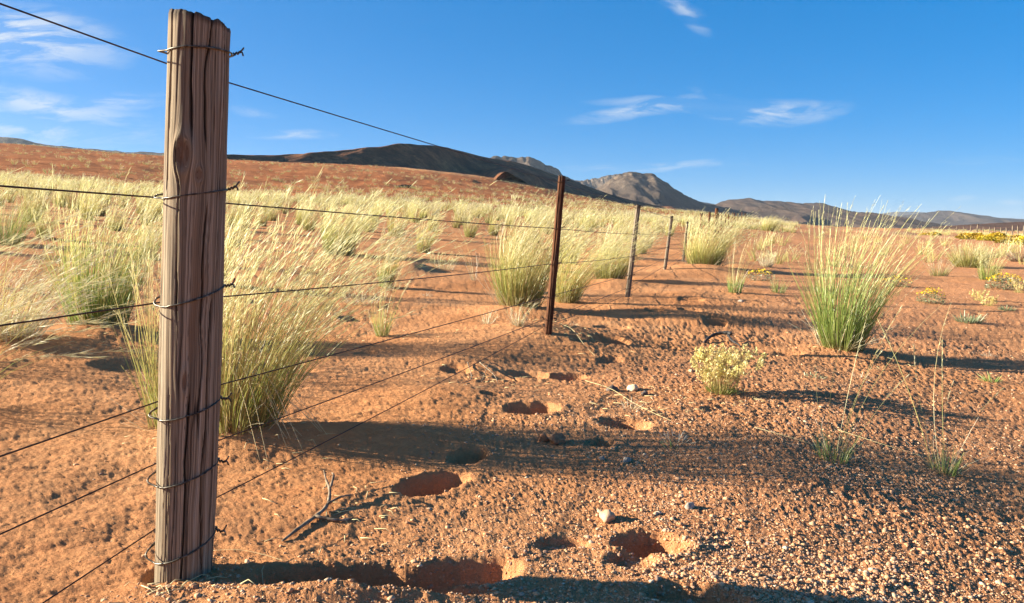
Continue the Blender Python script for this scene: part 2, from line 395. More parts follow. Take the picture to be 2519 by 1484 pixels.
def hill(name, sil, W, back, mat, gully=.10, gfreq=8, seed=1, nx=240, ny=110, power=1.25, z0=-8.0, scrubf=None):
    P = [at(a, b, Y) for a, b, Y in sil]
    xs = np.array([p.x for p in P]); hs = np.array([p.z for p in P]); yc = np.array([p.y for p in P])
    span = xs[-1]-xs[0]
    X = np.linspace(xs[0]-.12*span, xs[-1]+.12*span, nx)
    H = np.interp(X, xs, hs - z0); Yc = np.interp(X, xs, yc)
    edge = ss(-.12*span, .0, X-xs[0])*ss(.12*span, 0, X-xs[-1])
    H = H*edge
    k = np.array([1, 2, 3, 2, 1.]); k /= k.sum(); H = np.convolve(np.pad(H, 2, mode='edge'), k, 'valid')
    v = np.concatenate([-np.linspace(1, 0, int(ny*.7))**1.15, np.linspace(0, 1, ny-int(ny*.7)+1)[1:]])
    XX, VV = np.meshgrid(X, v, indexing='ij')
    u = XX/span
    wz = fbm(u*gfreq*.6, VV*2.2, 3, seed+5)*.9/gfreq
    prof = np.clip(1-np.abs(VV), 0, 1)
    prof = np.where(VV < 0, prof**power, prof**1.1)
    Hh = np.interp((XX + wz*span*.6*(1-prof)).ravel(), X, H).reshape(XX.shape)
    Z = Hh*prof
    rid = 1-np.abs(fbm(u*gfreq+wz*gfreq, VV*1.3+3, 4, seed))*2          # ridges and gullies running down the slope
    Z = Z + np.max(H)*gully*(rid-.6)*4*prof*(1-prof)
    Z = Z + np.max(H)*gully*.15*fbm(u*gfreq*6, VV*9, 4, seed+9)*ss(0, .25, prof) + np.max(H)*.012*fbm(u*70, VV*40, 3, seed+19)*ss(.5, 1, prof)
    YY = Yc[:, None] + np.where(VV < 0, VV*W, VV*back)
    V = np.column_stack([XX.ravel(), YY.ravel(), (Z+z0).ravel()])
    n, mm = XX.shape
    i = np.arange(n-1)[:, None]; j = np.arange(mm-1)[None, :]
    q = np.stack([i*mm+j, (i+1)*mm+j, (i+1)*mm+j+1, i*mm+j+1], -1).reshape(-1, 4)
    sc = np.zeros(XX.size) if scrubf is None else scrubf(XX, YY, VV).ravel()
    o = link(name, make_mesh(name, V, q, [mat], {'hgt': (Z/np.max(H)).ravel(), 'scrub': sc}))
    return tag(o, kind='structure')

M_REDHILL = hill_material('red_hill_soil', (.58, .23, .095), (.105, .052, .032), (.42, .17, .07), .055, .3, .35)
M_MOUNT = hill_material('mountain_scrub', (.115, .078, .056), (.052, .039, .032), (.29, .21, .145), .012, .8, .5)
M_BROWN = hill_material('brown_hill', (.135, .082, .058), (.058, .042, .034), (.20, .13, .09), .010, .3, .45)
M_LOWRED = hill_material('low_brown_hill', (.19, .095, .06), (.065, .042, .032), (.22, .12, .07), .05, .2, .55)
M_FAR = hill_material('far_hill', (.10, .072, .058), (.055, .043, .038), (.17, .12, .09), .006, .3, .4)

def red_hill():
    sil = [(470,386,255),(540,383,262),(600,381,272),(680,383,285),(740,381,296),(800,377,306),(860,370,318),(920,365,330),(980,361,345),(1030,359,358),(1070,359,370),
           (1100,364,384),(1140,373,402),(1180,384,420),(1220,392,440),(1260,397,460),(1300,407,482),(1350,425,512),(1400,442,545),(1450,460,580),(1500,478,620),(1550,492,660),(1620,507,720)]
    P = [at(a, b, Y) for a, b, Y in sil]
    arc = np.array([p.x for p in P]); yc = np.array([p.y for p in P]); hc = np.array([p.z for p in P])
    X = np.linspace(arc[0]-4, arc[-1]+10, 380)
    Yc = np.interp(X, arc, yc); H = np.interp(X, arc, hc)
    k = np.ones(9)/9; H = np.convolve(np.pad(H, 4, mode='edge'), k, 'valid'); Yc = np.convolve(np.pad(Yc, 4, mode='edge'), k, 'valid')
    D = np.concatenate([np.linspace(-150, 0, 150)**1, np.linspace(0, 90, 25)[1:]])     # along the view, from the crest
    XX, DD = np.meshgrid(X, D, indexing='ij')
    n1 = fbm(XX*.045, (DD+XX)*.03, 4, 201); n2 = fbm(XX*.15, DD*.15, 4, 207)
    pxc = np.interp(XX[:, 0], arc, [a for a, _, _ in sil])[:, None]
    s = np.maximum(0, -DD)
    steep = .285*(1-ss(1120, 1260, pxc)) + .12*ss(1120, 1260, pxc)
    s0 = 9+5*(n1+1)*(1-ss(1100, 1200, pxc)); drop = .10*np.minimum(s, s0) + steep*1.15*np.maximum(0, s-s0)*(1+.35*n1)
    drop = np.where(DD > 0, DD*.25, drop)
    Z = H[:, None] - drop + n2*.55*ss(1, 8, s) + n1*1.3*ss(3, 20, s)
    YY = Yc[:, None] + DD
    G = ground_z(XX.ravel(), YY.ravel()).reshape(XX.shape)
    Z = np.maximum(Z, G-2.5)
    V = np.column_stack([XX.ravel(), YY.ravel(), Z.ravel()])
    n, mm = XX.shape
    i = np.arange(n-1)[:, None]; j = np.arange(mm-1)[None, :]
    q = np.stack([i*mm+j, (i+1)*mm+j, (i+1)*mm+j+1, i*mm+j+1], -1).reshape(-1, 4)
    sc = .9*ss(10, 20, s + n1*9)*(1-.4*ss(1040, 1080, pxc)*ss(1190, 1130, pxc)*ss(20, 34, s))  # dark scrub on the flank, with its shade painted into the colour too
    rt_ = ss(1085, 1140, pxc); sc = sc*(1-rt_) + rt_*np.clip(.40+.5*ss(16, 6, s)*ss(1180, 1230, pxc)+.7*ss(.2, .55, n1), 0, 1)  # right spur: scrub patches, and a painted shade band below the crest
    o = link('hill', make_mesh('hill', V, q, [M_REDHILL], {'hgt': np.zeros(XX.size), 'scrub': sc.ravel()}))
    tag(o, kind='structure')
red_hill()
def yy(l, Y): return [(a, b, Y) for a, b in l]
hill('mountain', yy([(1100,425),(1150,402),(1200,387),(1238,383),(1262,389),(1284,386),(1312,389),(1345,405),(1390,430),(1450,462),(1540,490),(1620,512),(1680,535)], 1500), 420, 500, M_MOUNT, .16, 7, 11)
hill('mountain', yy([(1360,460),(1420,444),(1465,440),(1500,430),(1522,428),(1560,452),(1620,480)], 2300), 500, 500, M_MOUNT, .12, 5, 23)
hill('mountain', yy([(1400,500),(1440,478),(1480,456),(1500,441),(1525,427),(1550,421),(1572,424),(1590,428),(1606,427),(1628,442),(1655,462),(1690,485),(1740,503),(1800,514),(1860,545)], 1300), 430, 400, M_MOUNT, .12, 5, 37)
hill('hill', yy([(1640,500),(1700,492),(1730,497),(1765,504),(1800,520),(1830,540)], 3000), 600, 500, M_FAR, .1, 5, 41)
hill('hill', yy([(1660,556),(1700,530),(1740,507),(1790,493),(1840,488),(1872,494),(1930,496),(1970,500),(2015,498),(2060,512),(2110,530),(2170,549),(2260,560)], 1700), 620, 500, M_BROWN, .16, 6, 53)
hill('hill', yy([(2080,556),(2130,545),(2180,536),(2240,528),(2300,520),(2330,518),(2360,521),(2420,532),(2480,538),(2560,543),(2660,530),(2800,545)], 3200), 800, 600, M_FAR, .17, 8, 67)
hill('hill', yy([(2020,545),(2080,532),(2150,528),(2200,521),(2260,522),(2330,527),(2420,535),(2480,537),(2530,540),(2620,535),(2750,520),(2950,530),(3200,550)], 6200), 1400, 900, M_FAR, .1, 8, 71)
hill('hill', yy([(2160,580),(2237,572),(2300,561),(2361,554),(2444,549),(2519,546),(2650,541),(2900,535),(3300,545)], 520), 270, 260, M_LOWRED, .05, 9, 83, z0=-3.0)
hill('hill', yy([(-900,345),(-500,322),(-200,325),(0,337),(50,343),(110,357),(150,361),(220,365),(290,374),(370,374),(430,378),(520,392)], 1500), 420, 400, M_MOUNT, .06, 6, 97, z0=20)

# dirt road on the right, with its wheel-smoothed sand
def dirt_road():
    m, t = new_mat('road_sand'); p = t.pos()
    n = t.noise(t.mapping(p, (.25, 1.4, 1), (0, 0, -1.0)), 1, 6, .6); n2 = t.noise(p, 9, 5, .7)
    c = t.ramp(n, [(.3, (.48, .225, .105)), (.6, (.60, .31, .155)), (.8, (.64, .37, .20))])
    c = t.mix(t.ramp(n2, [(.4, 0.0), (.7, .5)]), c, (.36, .15, .07))
    finish(t, c, .95, t.bump(n2, .6, .03), .08)
    cen = [(34, 26), (33, 36), (33.5, 50), (36, 70), (42, 100), (52, 150), (70, 230)]
    cy = np.array([b for a, b in cen], float); cx = np.array([a for a, b in cen], float)
    Y = np.geomspace(26, 230, 160); Xc = np.interp(Y, cy, cx)
    k = np.ones(15)/15; Xc = np.convolve(np.pad(Xc, 7, mode='edge'), k, 'valid')
    wdt = np.linspace(-3.2, 3.2, 15)
    XX = Xc[:, None] + wdt[None, :]*(1+.06*fbm(Y*.2, Y*0, 2, 5))[:, None]; YY = np.repeat(Y[:, None], 15, 1)
    ZZ = ground_z(XX.ravel(), YY.ravel()).reshape(XX.shape) + .05 - .06*(np.abs(wdt)/3.2)**6
    V = np.column_stack([XX.ravel(), YY.ravel(), ZZ.ravel()])
    i = np.arange(159)[:, None]; j = np.arange(14)[None, :]
    q = np.stack([i*15+j, i*15+j+1, (i+1)*15+j+1, (i+1)*15+j], -1).reshape(-1, 4)
    tag(link('dirt_road', make_mesh('dirt_road', V, q, [m])), kind='structure')
dirt_road()

# ------------------------------------------------------------------ tubes, wires, sticks
def tube(path, rad, sides=6, caps=True):
    P = np.array([tuple(p) for p in path], float); n = len(P)
    rad = np.broadcast_to(np.asarray(rad, float), (n,))
    T = np.gradient(P, axis=0); T /= np.linalg.norm(T, axis=1)[:, None]+1e-12
    ref = np.array([0, 0, 1.0]) if abs(T[0][2]) < .9 else np.array([1.0, 0, 0])
    U = ref - T[0]*T[0].dot(ref); U /= np.linalg.norm(U); V = []
    for i in range(n):
        U = U - T[i]*T[i].dot(U); U /= np.linalg.norm(U)+1e-12; W = np.cross(T[i], U)
        a = np.linspace(0, 2*np.pi, sides, endpoint=False)
        V.append(P[i] + rad[i]*(np.cos(a)[:, None]*U + np.sin(a)[:, None]*W))
    V = np.concatenate(V)
    i = np.arange(n-1)[:, None]; j = np.arange(sides)[None, :]; jn = (j+1) % sides
    q = np.stack([i*sides+j, i*sides+jn, (i+1)*sides+jn, (i+1)*sides+j], -1).reshape(-1, 4)
    tri = np.zeros((0, 3), int)
    if caps:
        V = np.vstack([V, P[0], P[-1]]); a = np.arange(sides); b = (a+1) % sides
        tri = np.vstack([np.column_stack([np.full(sides, n*sides), b, a]), np.column_stack([np.full(sides, n*sides+1), (n-1)*sides+a, (n-1)*sides+b])])
    return V, q, tri
def join(parts):
    V, Q, T, off = [], [], [], 0
    for v, q, t in parts:
        V.append(v); Q.append(np.asarray(q).reshape(-1, 4)+off); T.append(np.asarray(t).reshape(-1, 3)+off); off += len(v)
    return np.vstack(V), np.vstack(Q).astype(int), np.vstack(T).astype(int)
def spline(pts, n=8):
    P = [Vector(p) for p in pts]; P = [P[0]*2-P[1]] + P + [P[-1]*2-P[-2]]; out = []
    for i in range(1, len(P)-2):
        for k in range(n):
            t = k/n; a, b, c, d = P[i-1], P[i], P[i+1], P[i+2]
            out.append(.5*((2*b)+(c-a)*t+(2*a-5*b+4*c-d)*t*t+(3*b-a-3*c+d)*t**3))
    out.append(P[-2]); return out

m, t = new_mat('rusty_wire')
n = t.noise(t.pos(), 60, 4, .6)
finish(t, t.ramp(n, [(.35, (.030, .018, .014)), (.6, (.075, .036, .022)), (.8, (.13, .085, .06))]), .55, t.bump(n, .4, .002), .5, .6)
M_WIRE = m
m, t = new_mat('galvanised_tie_wire')
n = t.noise(t.pos(), 90, 4, .6)
finish(t, t.ramp(n, [(.35, (.04, .03, .022)), (.55, (.12, .10, .075)), (.75, (.30, .26, .20))]), .42, t.bump(n, .3, .001), .5, .75)
M_TIE = m

def wood_material(name, light, mid, dark, crack=(.018, .012, .009), stain=(.20, .09, .04), stain_amt=.5, top=(.05, .035, .025)):
    m, t = new_mat(name)
    u = t.attr('gu'); v = t.attr('gv'); cr = t.attr('crack'); kn = t.attr('knot'); tp = t.attr('top')
    cv = t.node('ShaderNodeCombineXYZ'); t.put(cv.inputs[0], u); t.put(cv.inputs[1], v); cv = cv.outputs[0]
    g1 = t.noise(t.mapping(cv, (7, .55, 1)), 1, 6, .62, .25)
    g2 = t.noise(t.mapping(cv, (34, 1.1, 1)), 1, 5, .65, .2)
    g3 = t.noise(t.mapping(cv, (110, 7, 1)), 1, 3, .7)
    blot = t.noise(t.mapping(cv, (1.5, 2.2, 1)), 1, 5, .6)
    c = t.ramp(g1, [(.32, dark), (.5, mid), (.68, light)])
    c = t.mix(t.ramp(g2, [(.40, .85), (.54, 0.0)]), c, t.mix(.5, dark, crack))
    c = t.mix(t.ramp(g3, [(.36, .6), (.55, 0.0)]), c, dark)
    c = t.mix(t.math('MULTIPLY', t.ramp(blot, [(.52, 0.0), (.64, 1.0)]), stain_amt), c, stain)
    c = t.mix(kn, c, (.14, .065, .032))
    c = t.mix(tp, c, top)
    c = t.mix(t.math('MULTIPLY', cr, .93), c, crack)
    b = t.bump(g2, .55, .004); b = t.bump(g3, .4, .0015, b)
    finish(t, c, .85, b, .15)
    return m
M_OLDWOOD = wood_material('weathered_grey_wood', (.62, .505, .36), (.37, .275, .175), (.115, .080, .052), stain=(.22, .12, .06), stain_amt=.45)
M_BROWNWOOD = wood_material('dark_red_brown_wood', (.26, .105, .045), (.15, .055, .025), (.035, .018, .012), stain=(.30, .12, .05), stain_amt=.6)
M_PALEWOOD = wood_material('pale_grey_wood', (.52, .42, .31), (.33, .255, .18), (.10, .075, .055), stain=(.16, .10, .06), stain_amt=.4)

def post_mesh(name, base, top, r0, r1, mat, na, nz, seed, knots=(), slant=.02, wob=.006, flute=.05, cracks=(), below=.25, toplen=.03):
    """a round split or sawn timber from base to top: fluted, cracked, knotted"""
    base, top = Vector(base), Vector(top); ax = top-base; L = ax.length
    zl = np.concatenate([np.linspace(-below, L, nz)])
    th = np.linspace(0, 2*np.pi, na, endpoint=False)           # 0 = right, pi/2 = towards the camera, pi = left
    TH, ZL = np.meshgrid(th, zl, indexing='xy')                # (nz, na)
    gu = TH.copy(); push = np.zeros_like(TH); knot = np.zeros_like(TH)
    for (kt, kz, kr, kh, ks) in knots:                          # angle, height, radius, relief, stretch
        da = (TH-kt+np.pi) % (2*np.pi)-np.pi
        dx, dz = da*r0, (ZL-kz)/ks; q = np.sqrt(dx*dx+dz*dz)/kr
        gu += np.sign(da)*-1*.9*kr/r0*np.exp(-q*q*.55)*(1-np.exp(-(dx/kr)**2*4))
        push += kh*np.exp(-((q-1.05)/.42)**2) + kh*.25*np.exp(-q*q*1.2)
        knot = np.maximum(knot, 1-ss(.55, .95, q))
        push -= kh*.5*np.exp(-((dx/.003)**2+((ZL-kz+.012)/.012)**2))
    R = r0 + (r1-r0)*ZL/L
    R = R*(1 + .9*wob/r0*fbm(np.cos(TH)*.8+9, ZL*2.2+np.sin(TH), 3, seed))
    gu = gu + .10*fbm(ZL*2.6, TH*1.2, 3, seed+61) + .03*fbm(ZL*11, TH*3, 2, seed+63)
    prof = np.zeros_like(TH); crk = np.zeros_like(TH)
    prof += fbm(gu*3.0, ZL*1.0, 4, seed+3)*flute*.9 + fbm(gu*11.0, ZL*.8, 3, seed+5)*flute*.38
    seam = np.minimum(TH, 2*np.pi-TH)                          # hide the join at the right-hand rear
    g = np.abs(fbm(gu*5.2+4, ZL*.9, 2, seed+13))
    grv = (1-ss(.0, .085, g))*ss(.42, .6, vnoise(gu*2.2, ZL*1.7, seed+15))
    prof -= grv*flute*.8; crk = np.maximum(crk, grv*.8)
    for (ct, z0, z1, wd, dp, wv) in cracks:                    # angle, from, to, width, depth, waviness
        da = (gu-(ct+wv*fbm(ZL*3.5, ZL*0+ct*7, 3, seed+23))+np.pi) % (2*np.pi)-np.pi
        env = ss(z0, z0+.06, ZL)*ss(z1, z1-.06, ZL)
        c = (1-ss(.25, 1, np.abs(da*r0)/(wd*(.35+.65*env)+1e-6)))*env
        prof -= c*dp/r0; crk = np.maximum(crk, c)
    R = R*(1+prof)+push
    axn = ax.normalized(); f = Vector((-base.x, -base.y, 0)).normalized(); rt = Vector((-f.y, f.x, 0))
    if rt.x < 0: rt = -rt
    jag = (fbm(np.cos(TH)*2.2, np.sin(TH)*2.2, 3, seed+31)*.010 - slant*(np.cos(TH)*.5+.5) - .006*grv)*ss(L-.05, L, ZL)
    tz = 1-ss(.0, .010, L-ZL); R = R*(1-.035*tz)
    B = np.array(base); A_ = np.array(axn); Fv = np.array(f); Rv = np.array(rt)
    V = B + (ZL+jag)[..., None]*A_ + (R*np.cos(TH))[..., None]*Rv + (R*np.sin(TH))[..., None]*Fv
    topm = (1-ss(0, toplen, L-ZL+.012*fbm(gu*6, ZL*0, 2, seed+41)))*.75
    ringV = [V[-1]]; rings = 5
    for k in range(1, rings+1):                                # end grain
        s = 1-k/rings
        cen = V[-1].mean(0); rr_ = cen + (V[-1]-cen)*s
        rr_ = rr_ - A_*(.006*math.sin(math.pi*min(1, k/rings))) + A_*(.004*fbm(np.cos(th)*3*s+5, np.sin(th)*3*s, 2, seed+51))[:, None]*(s > 0)
        ringV.append(rr_)
    Vt = np.vstack([V.reshape(-1, 3)] + [r for r in ringV[1:]])
    n2 = nz+rings
    i = np.arange(n2-1)[:, None]; j = np.arange(na)[None, :]; jn = (j+1) % na
    q = np.stack([i*na+j, i*na+jn, (i+1)*na+jn, (i+1)*na+j], -1).reshape(-1, 4)
    # orientation: th grows from right to front -> clockwise seen from above
    q = q[:, ::-1]
    ext = na*rings
    def ap(a, v=0.0): return np.concatenate([a.ravel(), np.full(ext, v)])
    gu_e = np.concatenate([gu.ravel(), np.tile(np.linspace(0, 20, na), rings)])
    me = make_mesh(name, Vt, q, [mat], {'gu': gu_e, 'gv': ap(ZL, L), 'crack': ap(crk), 'knot': ap(knot*.5), 'top': ap(topm, .85)})
    return me, dict(base=base, ax=axn, L=L, f=f, rt=rt, r=lambda z: r0+(r1-r0)*z/L)

def tie_mesh(fr, z, wr, hook=.022, tilt=.03, twist=True, seed=0, sides=6):
    """soft wire bound round a post at height z, hooked round the strand on the left and twisted off on the right"""
    rg = np.random.default_rng(seed)
    B, A_, f, rt = fr['base'], fr['ax'], fr['f'], fr['rt']; r = fr['r'](z)+wr*.8
    def P(th, rad, h): return B + A_*(z+h) + rt*(rad*math.cos(th)) + f*(rad*math.sin(th))
    path = [P(math.pi+.55, r*1.05, tilt*.1), P(math.pi+.12, r+hook, -tilt*.18), P(math.pi-.02, r+hook*1.08, -tilt*.42)]
    n = 22
    for k in range(n+1):
        s = k/n; th = math.pi-.30 - s*(math.pi-.22)
        path.append(P(th, r*1.014, -tilt*.55 + tilt*1.1*ss(0, 1, s) + .0012*math.sin(s*5+seed) + .0004*rg.standard_normal()))
    path.append(P(-.15, r+.006, tilt*.6)); path.append(P(-.6, r*1.04, tilt*.45))
    parts = [tube(spline(path, 4), wr, sides)]
    path2 = [P(math.pi+.12, r+hook*.9, -tilt*.1), P(math.pi+.7, r*1.06, 0)] + [P(math.pi+.7+(s/9)*(math.pi-.8), r*1.04, tilt*.5*s/9) for s in range(1, 10)]
    parts.append(tube(spline(path2, 3), wr, sides))
    if twist:
        c = P(.05, r+.004, tilt*.55); d = (rt*.5+f*.5+A_*rg.uniform(-.1, .2)).normalized()
        hel = []
        for k in range(15):
            a = k*.95; hel.append(c + d*(k/14*.018) + (A_*math.cos(a)+rt.cross(A_)*math.sin(a))*wr*1.25)
        parts.append(tube(hel, wr*.95, sides))
        e = c + d*.016
        parts.append(tube(spline([e, e+rt*.006+A_*.006, e+rt*rg.uniform(.007, .012)+A_*rg.uniform(.010, .016)], 4), wr*.9, sides))
        parts.append(tube(spline([e, e+rt*.006+A_*.001+f*.003, e+rt*.009-A_*.007+f*.004], 4), wr*.9, sides))
    return make_mesh('tie_wire', *(lambda v, q, t_: (v, [q, t_]))(*join(parts)), [M_TIE])

# ------------------------------------------------------------------ the fence
ORD = 'first second third fourth fifth sixth seventh eighth ninth tenth eleventh twelfth thirteenth fourteenth fifteenth sixteenth seventeenth eighteenth nineteenth'.split()
POST1_Y = 1.77
b1 = at(450, 1440, POST1_Y); t1 = at(493, 34, POST1_Y); r_post = .0635
me, FR1 = post_mesh('timber', b1, t1, .0650, .0660, M_OLDWOOD, 288, 520, 5,
    knots=[(2.0, at(462, 385, POST1_Y).z-b1.z, .019, .0050, 2.0), (1.50, at(485, 432, POST1_Y).z-b1.z, .009, .002, 1.8), (1.75, at(462, 925, POST1_Y).z-b1.z, .006, .0025, 4.5)],
    cracks=[(2.62, .92, 1.42, .0048, .014, .10), (2.05, .62, 1.05, .0026, .010, .20), (1.80, 1.02, 1.4, .0034, .009, .30), (1.22, .35, .92, .0026, .010, .18), (1.30, 1.0, 1.4, .0026, .009, .2),
            (.95, -.3, .72, .0030, .011, .18), (.72, .6, 1.4, .0022, .006, .09), (.45, .9, 1.4, .003, .007, .06), (1.55, -.3, .5, .0028, .010, .18), (2.3, -.3, .5, .0018, .005, .08),
            (.30, -.2, .6, .0018, .005, .08), (1.95, -.3, .40, .0016, .004, .08), (.6, -.3, .45, .0016, .005, .06)],
    slant=.030, flute=.036, wob=.0065)
post = empty('fence_post', b1, 'thick weathered grey timber post in the left foreground with a knot and wire ties', 'fence post', 'posts of the wire fence')
o = link('timber', me, post); o.matrix_parent_inverse.translation = -b1

def unit(v): return v/np.linalg.norm(v)
# fence line: posts as (px base, py base, px top, py top, depth, radius)
POSTS = [(1349, 812, 1383, 432, 5.2, .0250), (1543, 737, 1571, 503, 8.7, .0270), (1634, 673, 1653, 531, 12.6, .0265), (1681, 640, 1691, 545, 15.6, .028)]
FRAC = [.965, .69, .455, .255, .115, .04]
w_y = [[155, 487, 745, 990, 1143, 1306]]
ndir = Vector((.957, -.29, 0))
wire_pts = [[] for _ in range(6)]
d_f = Vector((.29, .957, 0))
for i in range(6):
    wire_pts[i].append(at(478 - (w_y[0][i]-155)*.030, w_y[0][i], POST1_Y+.028) - ndir*(.0665))
# ties of the first post
zt = [(at(485, 131, POST1_Y), .006), (at(478, 478, POST1_Y), .022), (at(465, 728, POST1_Y), .038), (at(457, 1003, POST1_Y), .030), (at(450, 1160, POST1_Y), .034), (at(448, 1338, POST1_Y), .044)]
for k, (p, tl) in enumerate(zt):
    o = link('tie_wire', tie_mesh(FR1, (p-b1).dot(FR1['ax']), .0021, .013 if k != 2 else .009, tl, True, k), post)
    o.matrix_parent_inverse.translation = -b1

plabels = ['slim reddish brown post beside the big straw grass clump', 'pale grey post with a dark top, third along the wire fence',
           'short leaning grey post, fourth along the wire fence', 'thin pale post half hidden by grass, fifth along the wire fence']
pmats = [M_BROWNWOOD, M_PALEWOOD, M_PALEWOOD, M_PALEWOOD]
PY2 = [[446, 561, 649, 730, 785, 803]]
for k, (bx, by, tx, ty, Y, r) in enumerate(POSTS):
    b = at(bx, by, Y); b.z = min(b.z, gz(b.x, b.y)+.03); tp = at(tx, ty, Y)
    me, fr = post_mesh('timber', b, tp, r, r*.98, pmats[k], 40, 90, 60+k, knots=[(1.2, .45, r*.5, r*.12, 2)], slant=.008, wob=r*.16, flute=.10, below=.3, toplen=.08 if k else .02,
                       cracks=[(1.9, -.1, 1.3, r*.12, r*.3, .2), (.9, -.1, 1.3, r*.14, r*.35, .15)])
    p = empty('fence_post', b, plabels[k], 'fence post', 'posts of the wire fence')
    o = link('timber', me, p); o.matrix_parent_inverse.translation = -b
    for i in range(6):
        fz = FRAC[i]*fr['L'] if k else (EYE - 0 + (at(1366, PY2[0][i], Y).z-EYE) - b.z)
        c = b + fr['ax']*fz
        wire_pts[i].append(c - ndir*(r+.003))
        if i < 5:
            o = link('tie_wire', tie_mesh(fr, fz, .0020 + .0006*k, .008, .010, k < 2, k*9+i, 5), p); o['kind'] = 'part' if False else ''
            del o['kind']; o.data.materials.clear(); o.data.materials.append(M_WIRE)
            o.matrix_parent_inverse.translation = -b
# farther posts share one mesh
proto, _ = post_mesh('timber', Vector((0, -.001, 0)), Vector((.03, -.001, 1.15)), .04, .04, M_BROWNWOOD, 14, 24, 90, slant=.01, flute=.12, below=.3)
far_posts = [(1722, 21), (1740, 26), (1755, 31), (1764, 36), (1773, 41), (1781, 46), (1789, 51), (1797, 57), (1805, 63), (1813, 70), (1821, 77), (1830, 85), (1891, 118), (1900, 128), (1909, 140), (1932, 155), (1945, 172), (1960, 190)]
for k, (px, Y) in enumerate(far_posts):
    x = (px-CX)/F_PX*Y; z = gz(x, Y)
    o = link('fence_post', proto, None, (x, Y, z)); s_ = 1.6 if px == 1755 else 1.0; o.scale = (s_*.9, s_*.9, 1.05 if px == 1755 else .84)
    o.rotation_euler = (rng.uniform(-.04, .04), rng.uniform(-.02, .08), rng.uniform(0, 6))
    tag(o, 'stout post rising above its neighbours in the far row of fence posts' if px == 1755 else 'distant dark fence post, %s of the far row counted from the near end' % ORD[k], 'fence post', 'posts of the wire fence')
    for i in range(6): wire_pts[i].append(Vector((x-.05, Y, z+FRAC[i]*.95)))
names = ['top strand of the wire fence crossing the sky', 'second strand of the wire fence from the top', 'third strand of the wire fence from the top',
         'fourth strand of the wire fence, third from the bottom', 'second lowest strand of the wire fence', 'lowest strand of the wire fence, running just above the sand']
for i in range(6):
    p0, p1 = wire_pts[i][0], wire_pts[i][1]
    lead = {0: (0, 8), 1: (0, 455), 2: (0, 797), 3: (0, 1122), 4: (0, 1312), 5: (100, 1484)}[i]
    dirv = (p1-p0).normalized()
    q = at(*lead, 1.0); rayd = q - Vector((0, 0, EYE)); rayd.normalize()
    # closest approach of the sight line with the strand carried on towards the viewer
    dd = Vector((-.30, -.954, 0)); Yn = p0.y - 1.0
    a_ = (rayd.x*dd.y - rayd.y*dd.x); tpar = (p0.x*dd.y - p0.y*dd.x)/a_
    pl = Vector((0, 0, EYE)) + rayd*tpar
    lead_dir = (pl-p0).normalized()
    pts = [p0+lead_dir*3.2, p0] + wire_pts[i][1:]
    path = [pts[0]]
    for a, b in zip(pts[:-1], pts[1:]):
        L = (b-a).length; n = 10 if L < 8 else 4
        for k in range(1, n+1):
            s = k/n; path.append(a.lerp(b, s) - Vector((0, 0, .0016*L*4*s*(1-s)*(.4+.5*((i*7) % 3)))))
    ys = np.array([p.y for p in path])
    rad = np.interp(ys, [0, 2, 6, 15, 60], [.00185, .00185, .0021, .0024, .003])
    v, qd, tr = tube(path, rad, 6)
    o = link('fence_wire', make_mesh('fence_wire', v, [qd, tr], [M_WIRE]))
    tag(o, names[i], 'fence wire', 'strands of the wire fence')

# fence on the far side of the road
proto2, _ = post_mesh('timber', Vector((0, -.001, 0)), Vector((.02, -.001, 1.2)), .05, .05, M_PALEWOOD, 10, 10, 95, slant=.01, flute=.1, below=.3)
for k in range(19):
    s = k/18; px = 2262 + 290*s**.8; Y = 150 - 88*s**.75
    x = (px-CX)/F_PX*Y
    o = link('fence_post', proto2, None, (x, Y, gz(x, Y))); sc_ = 1.35 if k == 7 else 1.0
    o.scale = (sc_*1.2, sc_*1.2, sc_); o.rotation_euler = (rng.uniform(-.05, .05), rng.uniform(-.05, .05), rng.uniform(0, 6))
    tag(o, 'taller post in the fence beyond the dirt road' if k == 7 else 'small post, %s from the left in the fence beyond the dirt road' % ORD[k], 'fence post', 'posts of the fence beyond the road')

# ------------------------------------------------------------------ grass
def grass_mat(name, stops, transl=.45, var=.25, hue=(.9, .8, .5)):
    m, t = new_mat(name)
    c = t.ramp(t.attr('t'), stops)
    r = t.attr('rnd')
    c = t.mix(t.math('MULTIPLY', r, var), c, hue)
    oi = t.node('ShaderNodeObjectInfo').outputs['Random']
    h = t.node('ShaderNodeHueSaturation'); t.put(h.inputs['Color'], c)
    t.put(h.inputs['Value'], t.math('ADD', t.math('MULTIPLY', oi, .36), .72)); t.put(h.inputs['Hue'], t.math('ADD', t.math('MULTIPLY', oi, .03), .487))
    leafy(t, h.outputs[0], transl)
    return m
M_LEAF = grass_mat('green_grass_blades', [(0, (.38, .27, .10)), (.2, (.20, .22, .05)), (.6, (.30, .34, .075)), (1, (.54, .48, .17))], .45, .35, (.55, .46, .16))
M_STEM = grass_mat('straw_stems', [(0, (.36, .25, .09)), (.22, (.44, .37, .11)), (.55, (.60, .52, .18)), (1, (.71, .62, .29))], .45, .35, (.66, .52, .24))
M_PLUME = grass_mat('pale_seed_plumes', [(0, (.68, .59, .25)), (1, (.80, .73, .43))], .55, .3, (.86, .79, .55))
M_DRY = grass_mat('dry_bleached_grass', [(0, (.36, .27, .16)), (.5, (.60, .49, .31)), (1, (.78, .69, .52))], .4, .4, (.70, .60, .45))
M_GREEN = grass_mat('fresh_green_grass', [(0, (.34, .30, .10)), (.15, (.16, .25, .05)), (.6, (.25, .35, .07)), (1, (.52, .50, .18))], .45, .3, (.45, .45, .14))

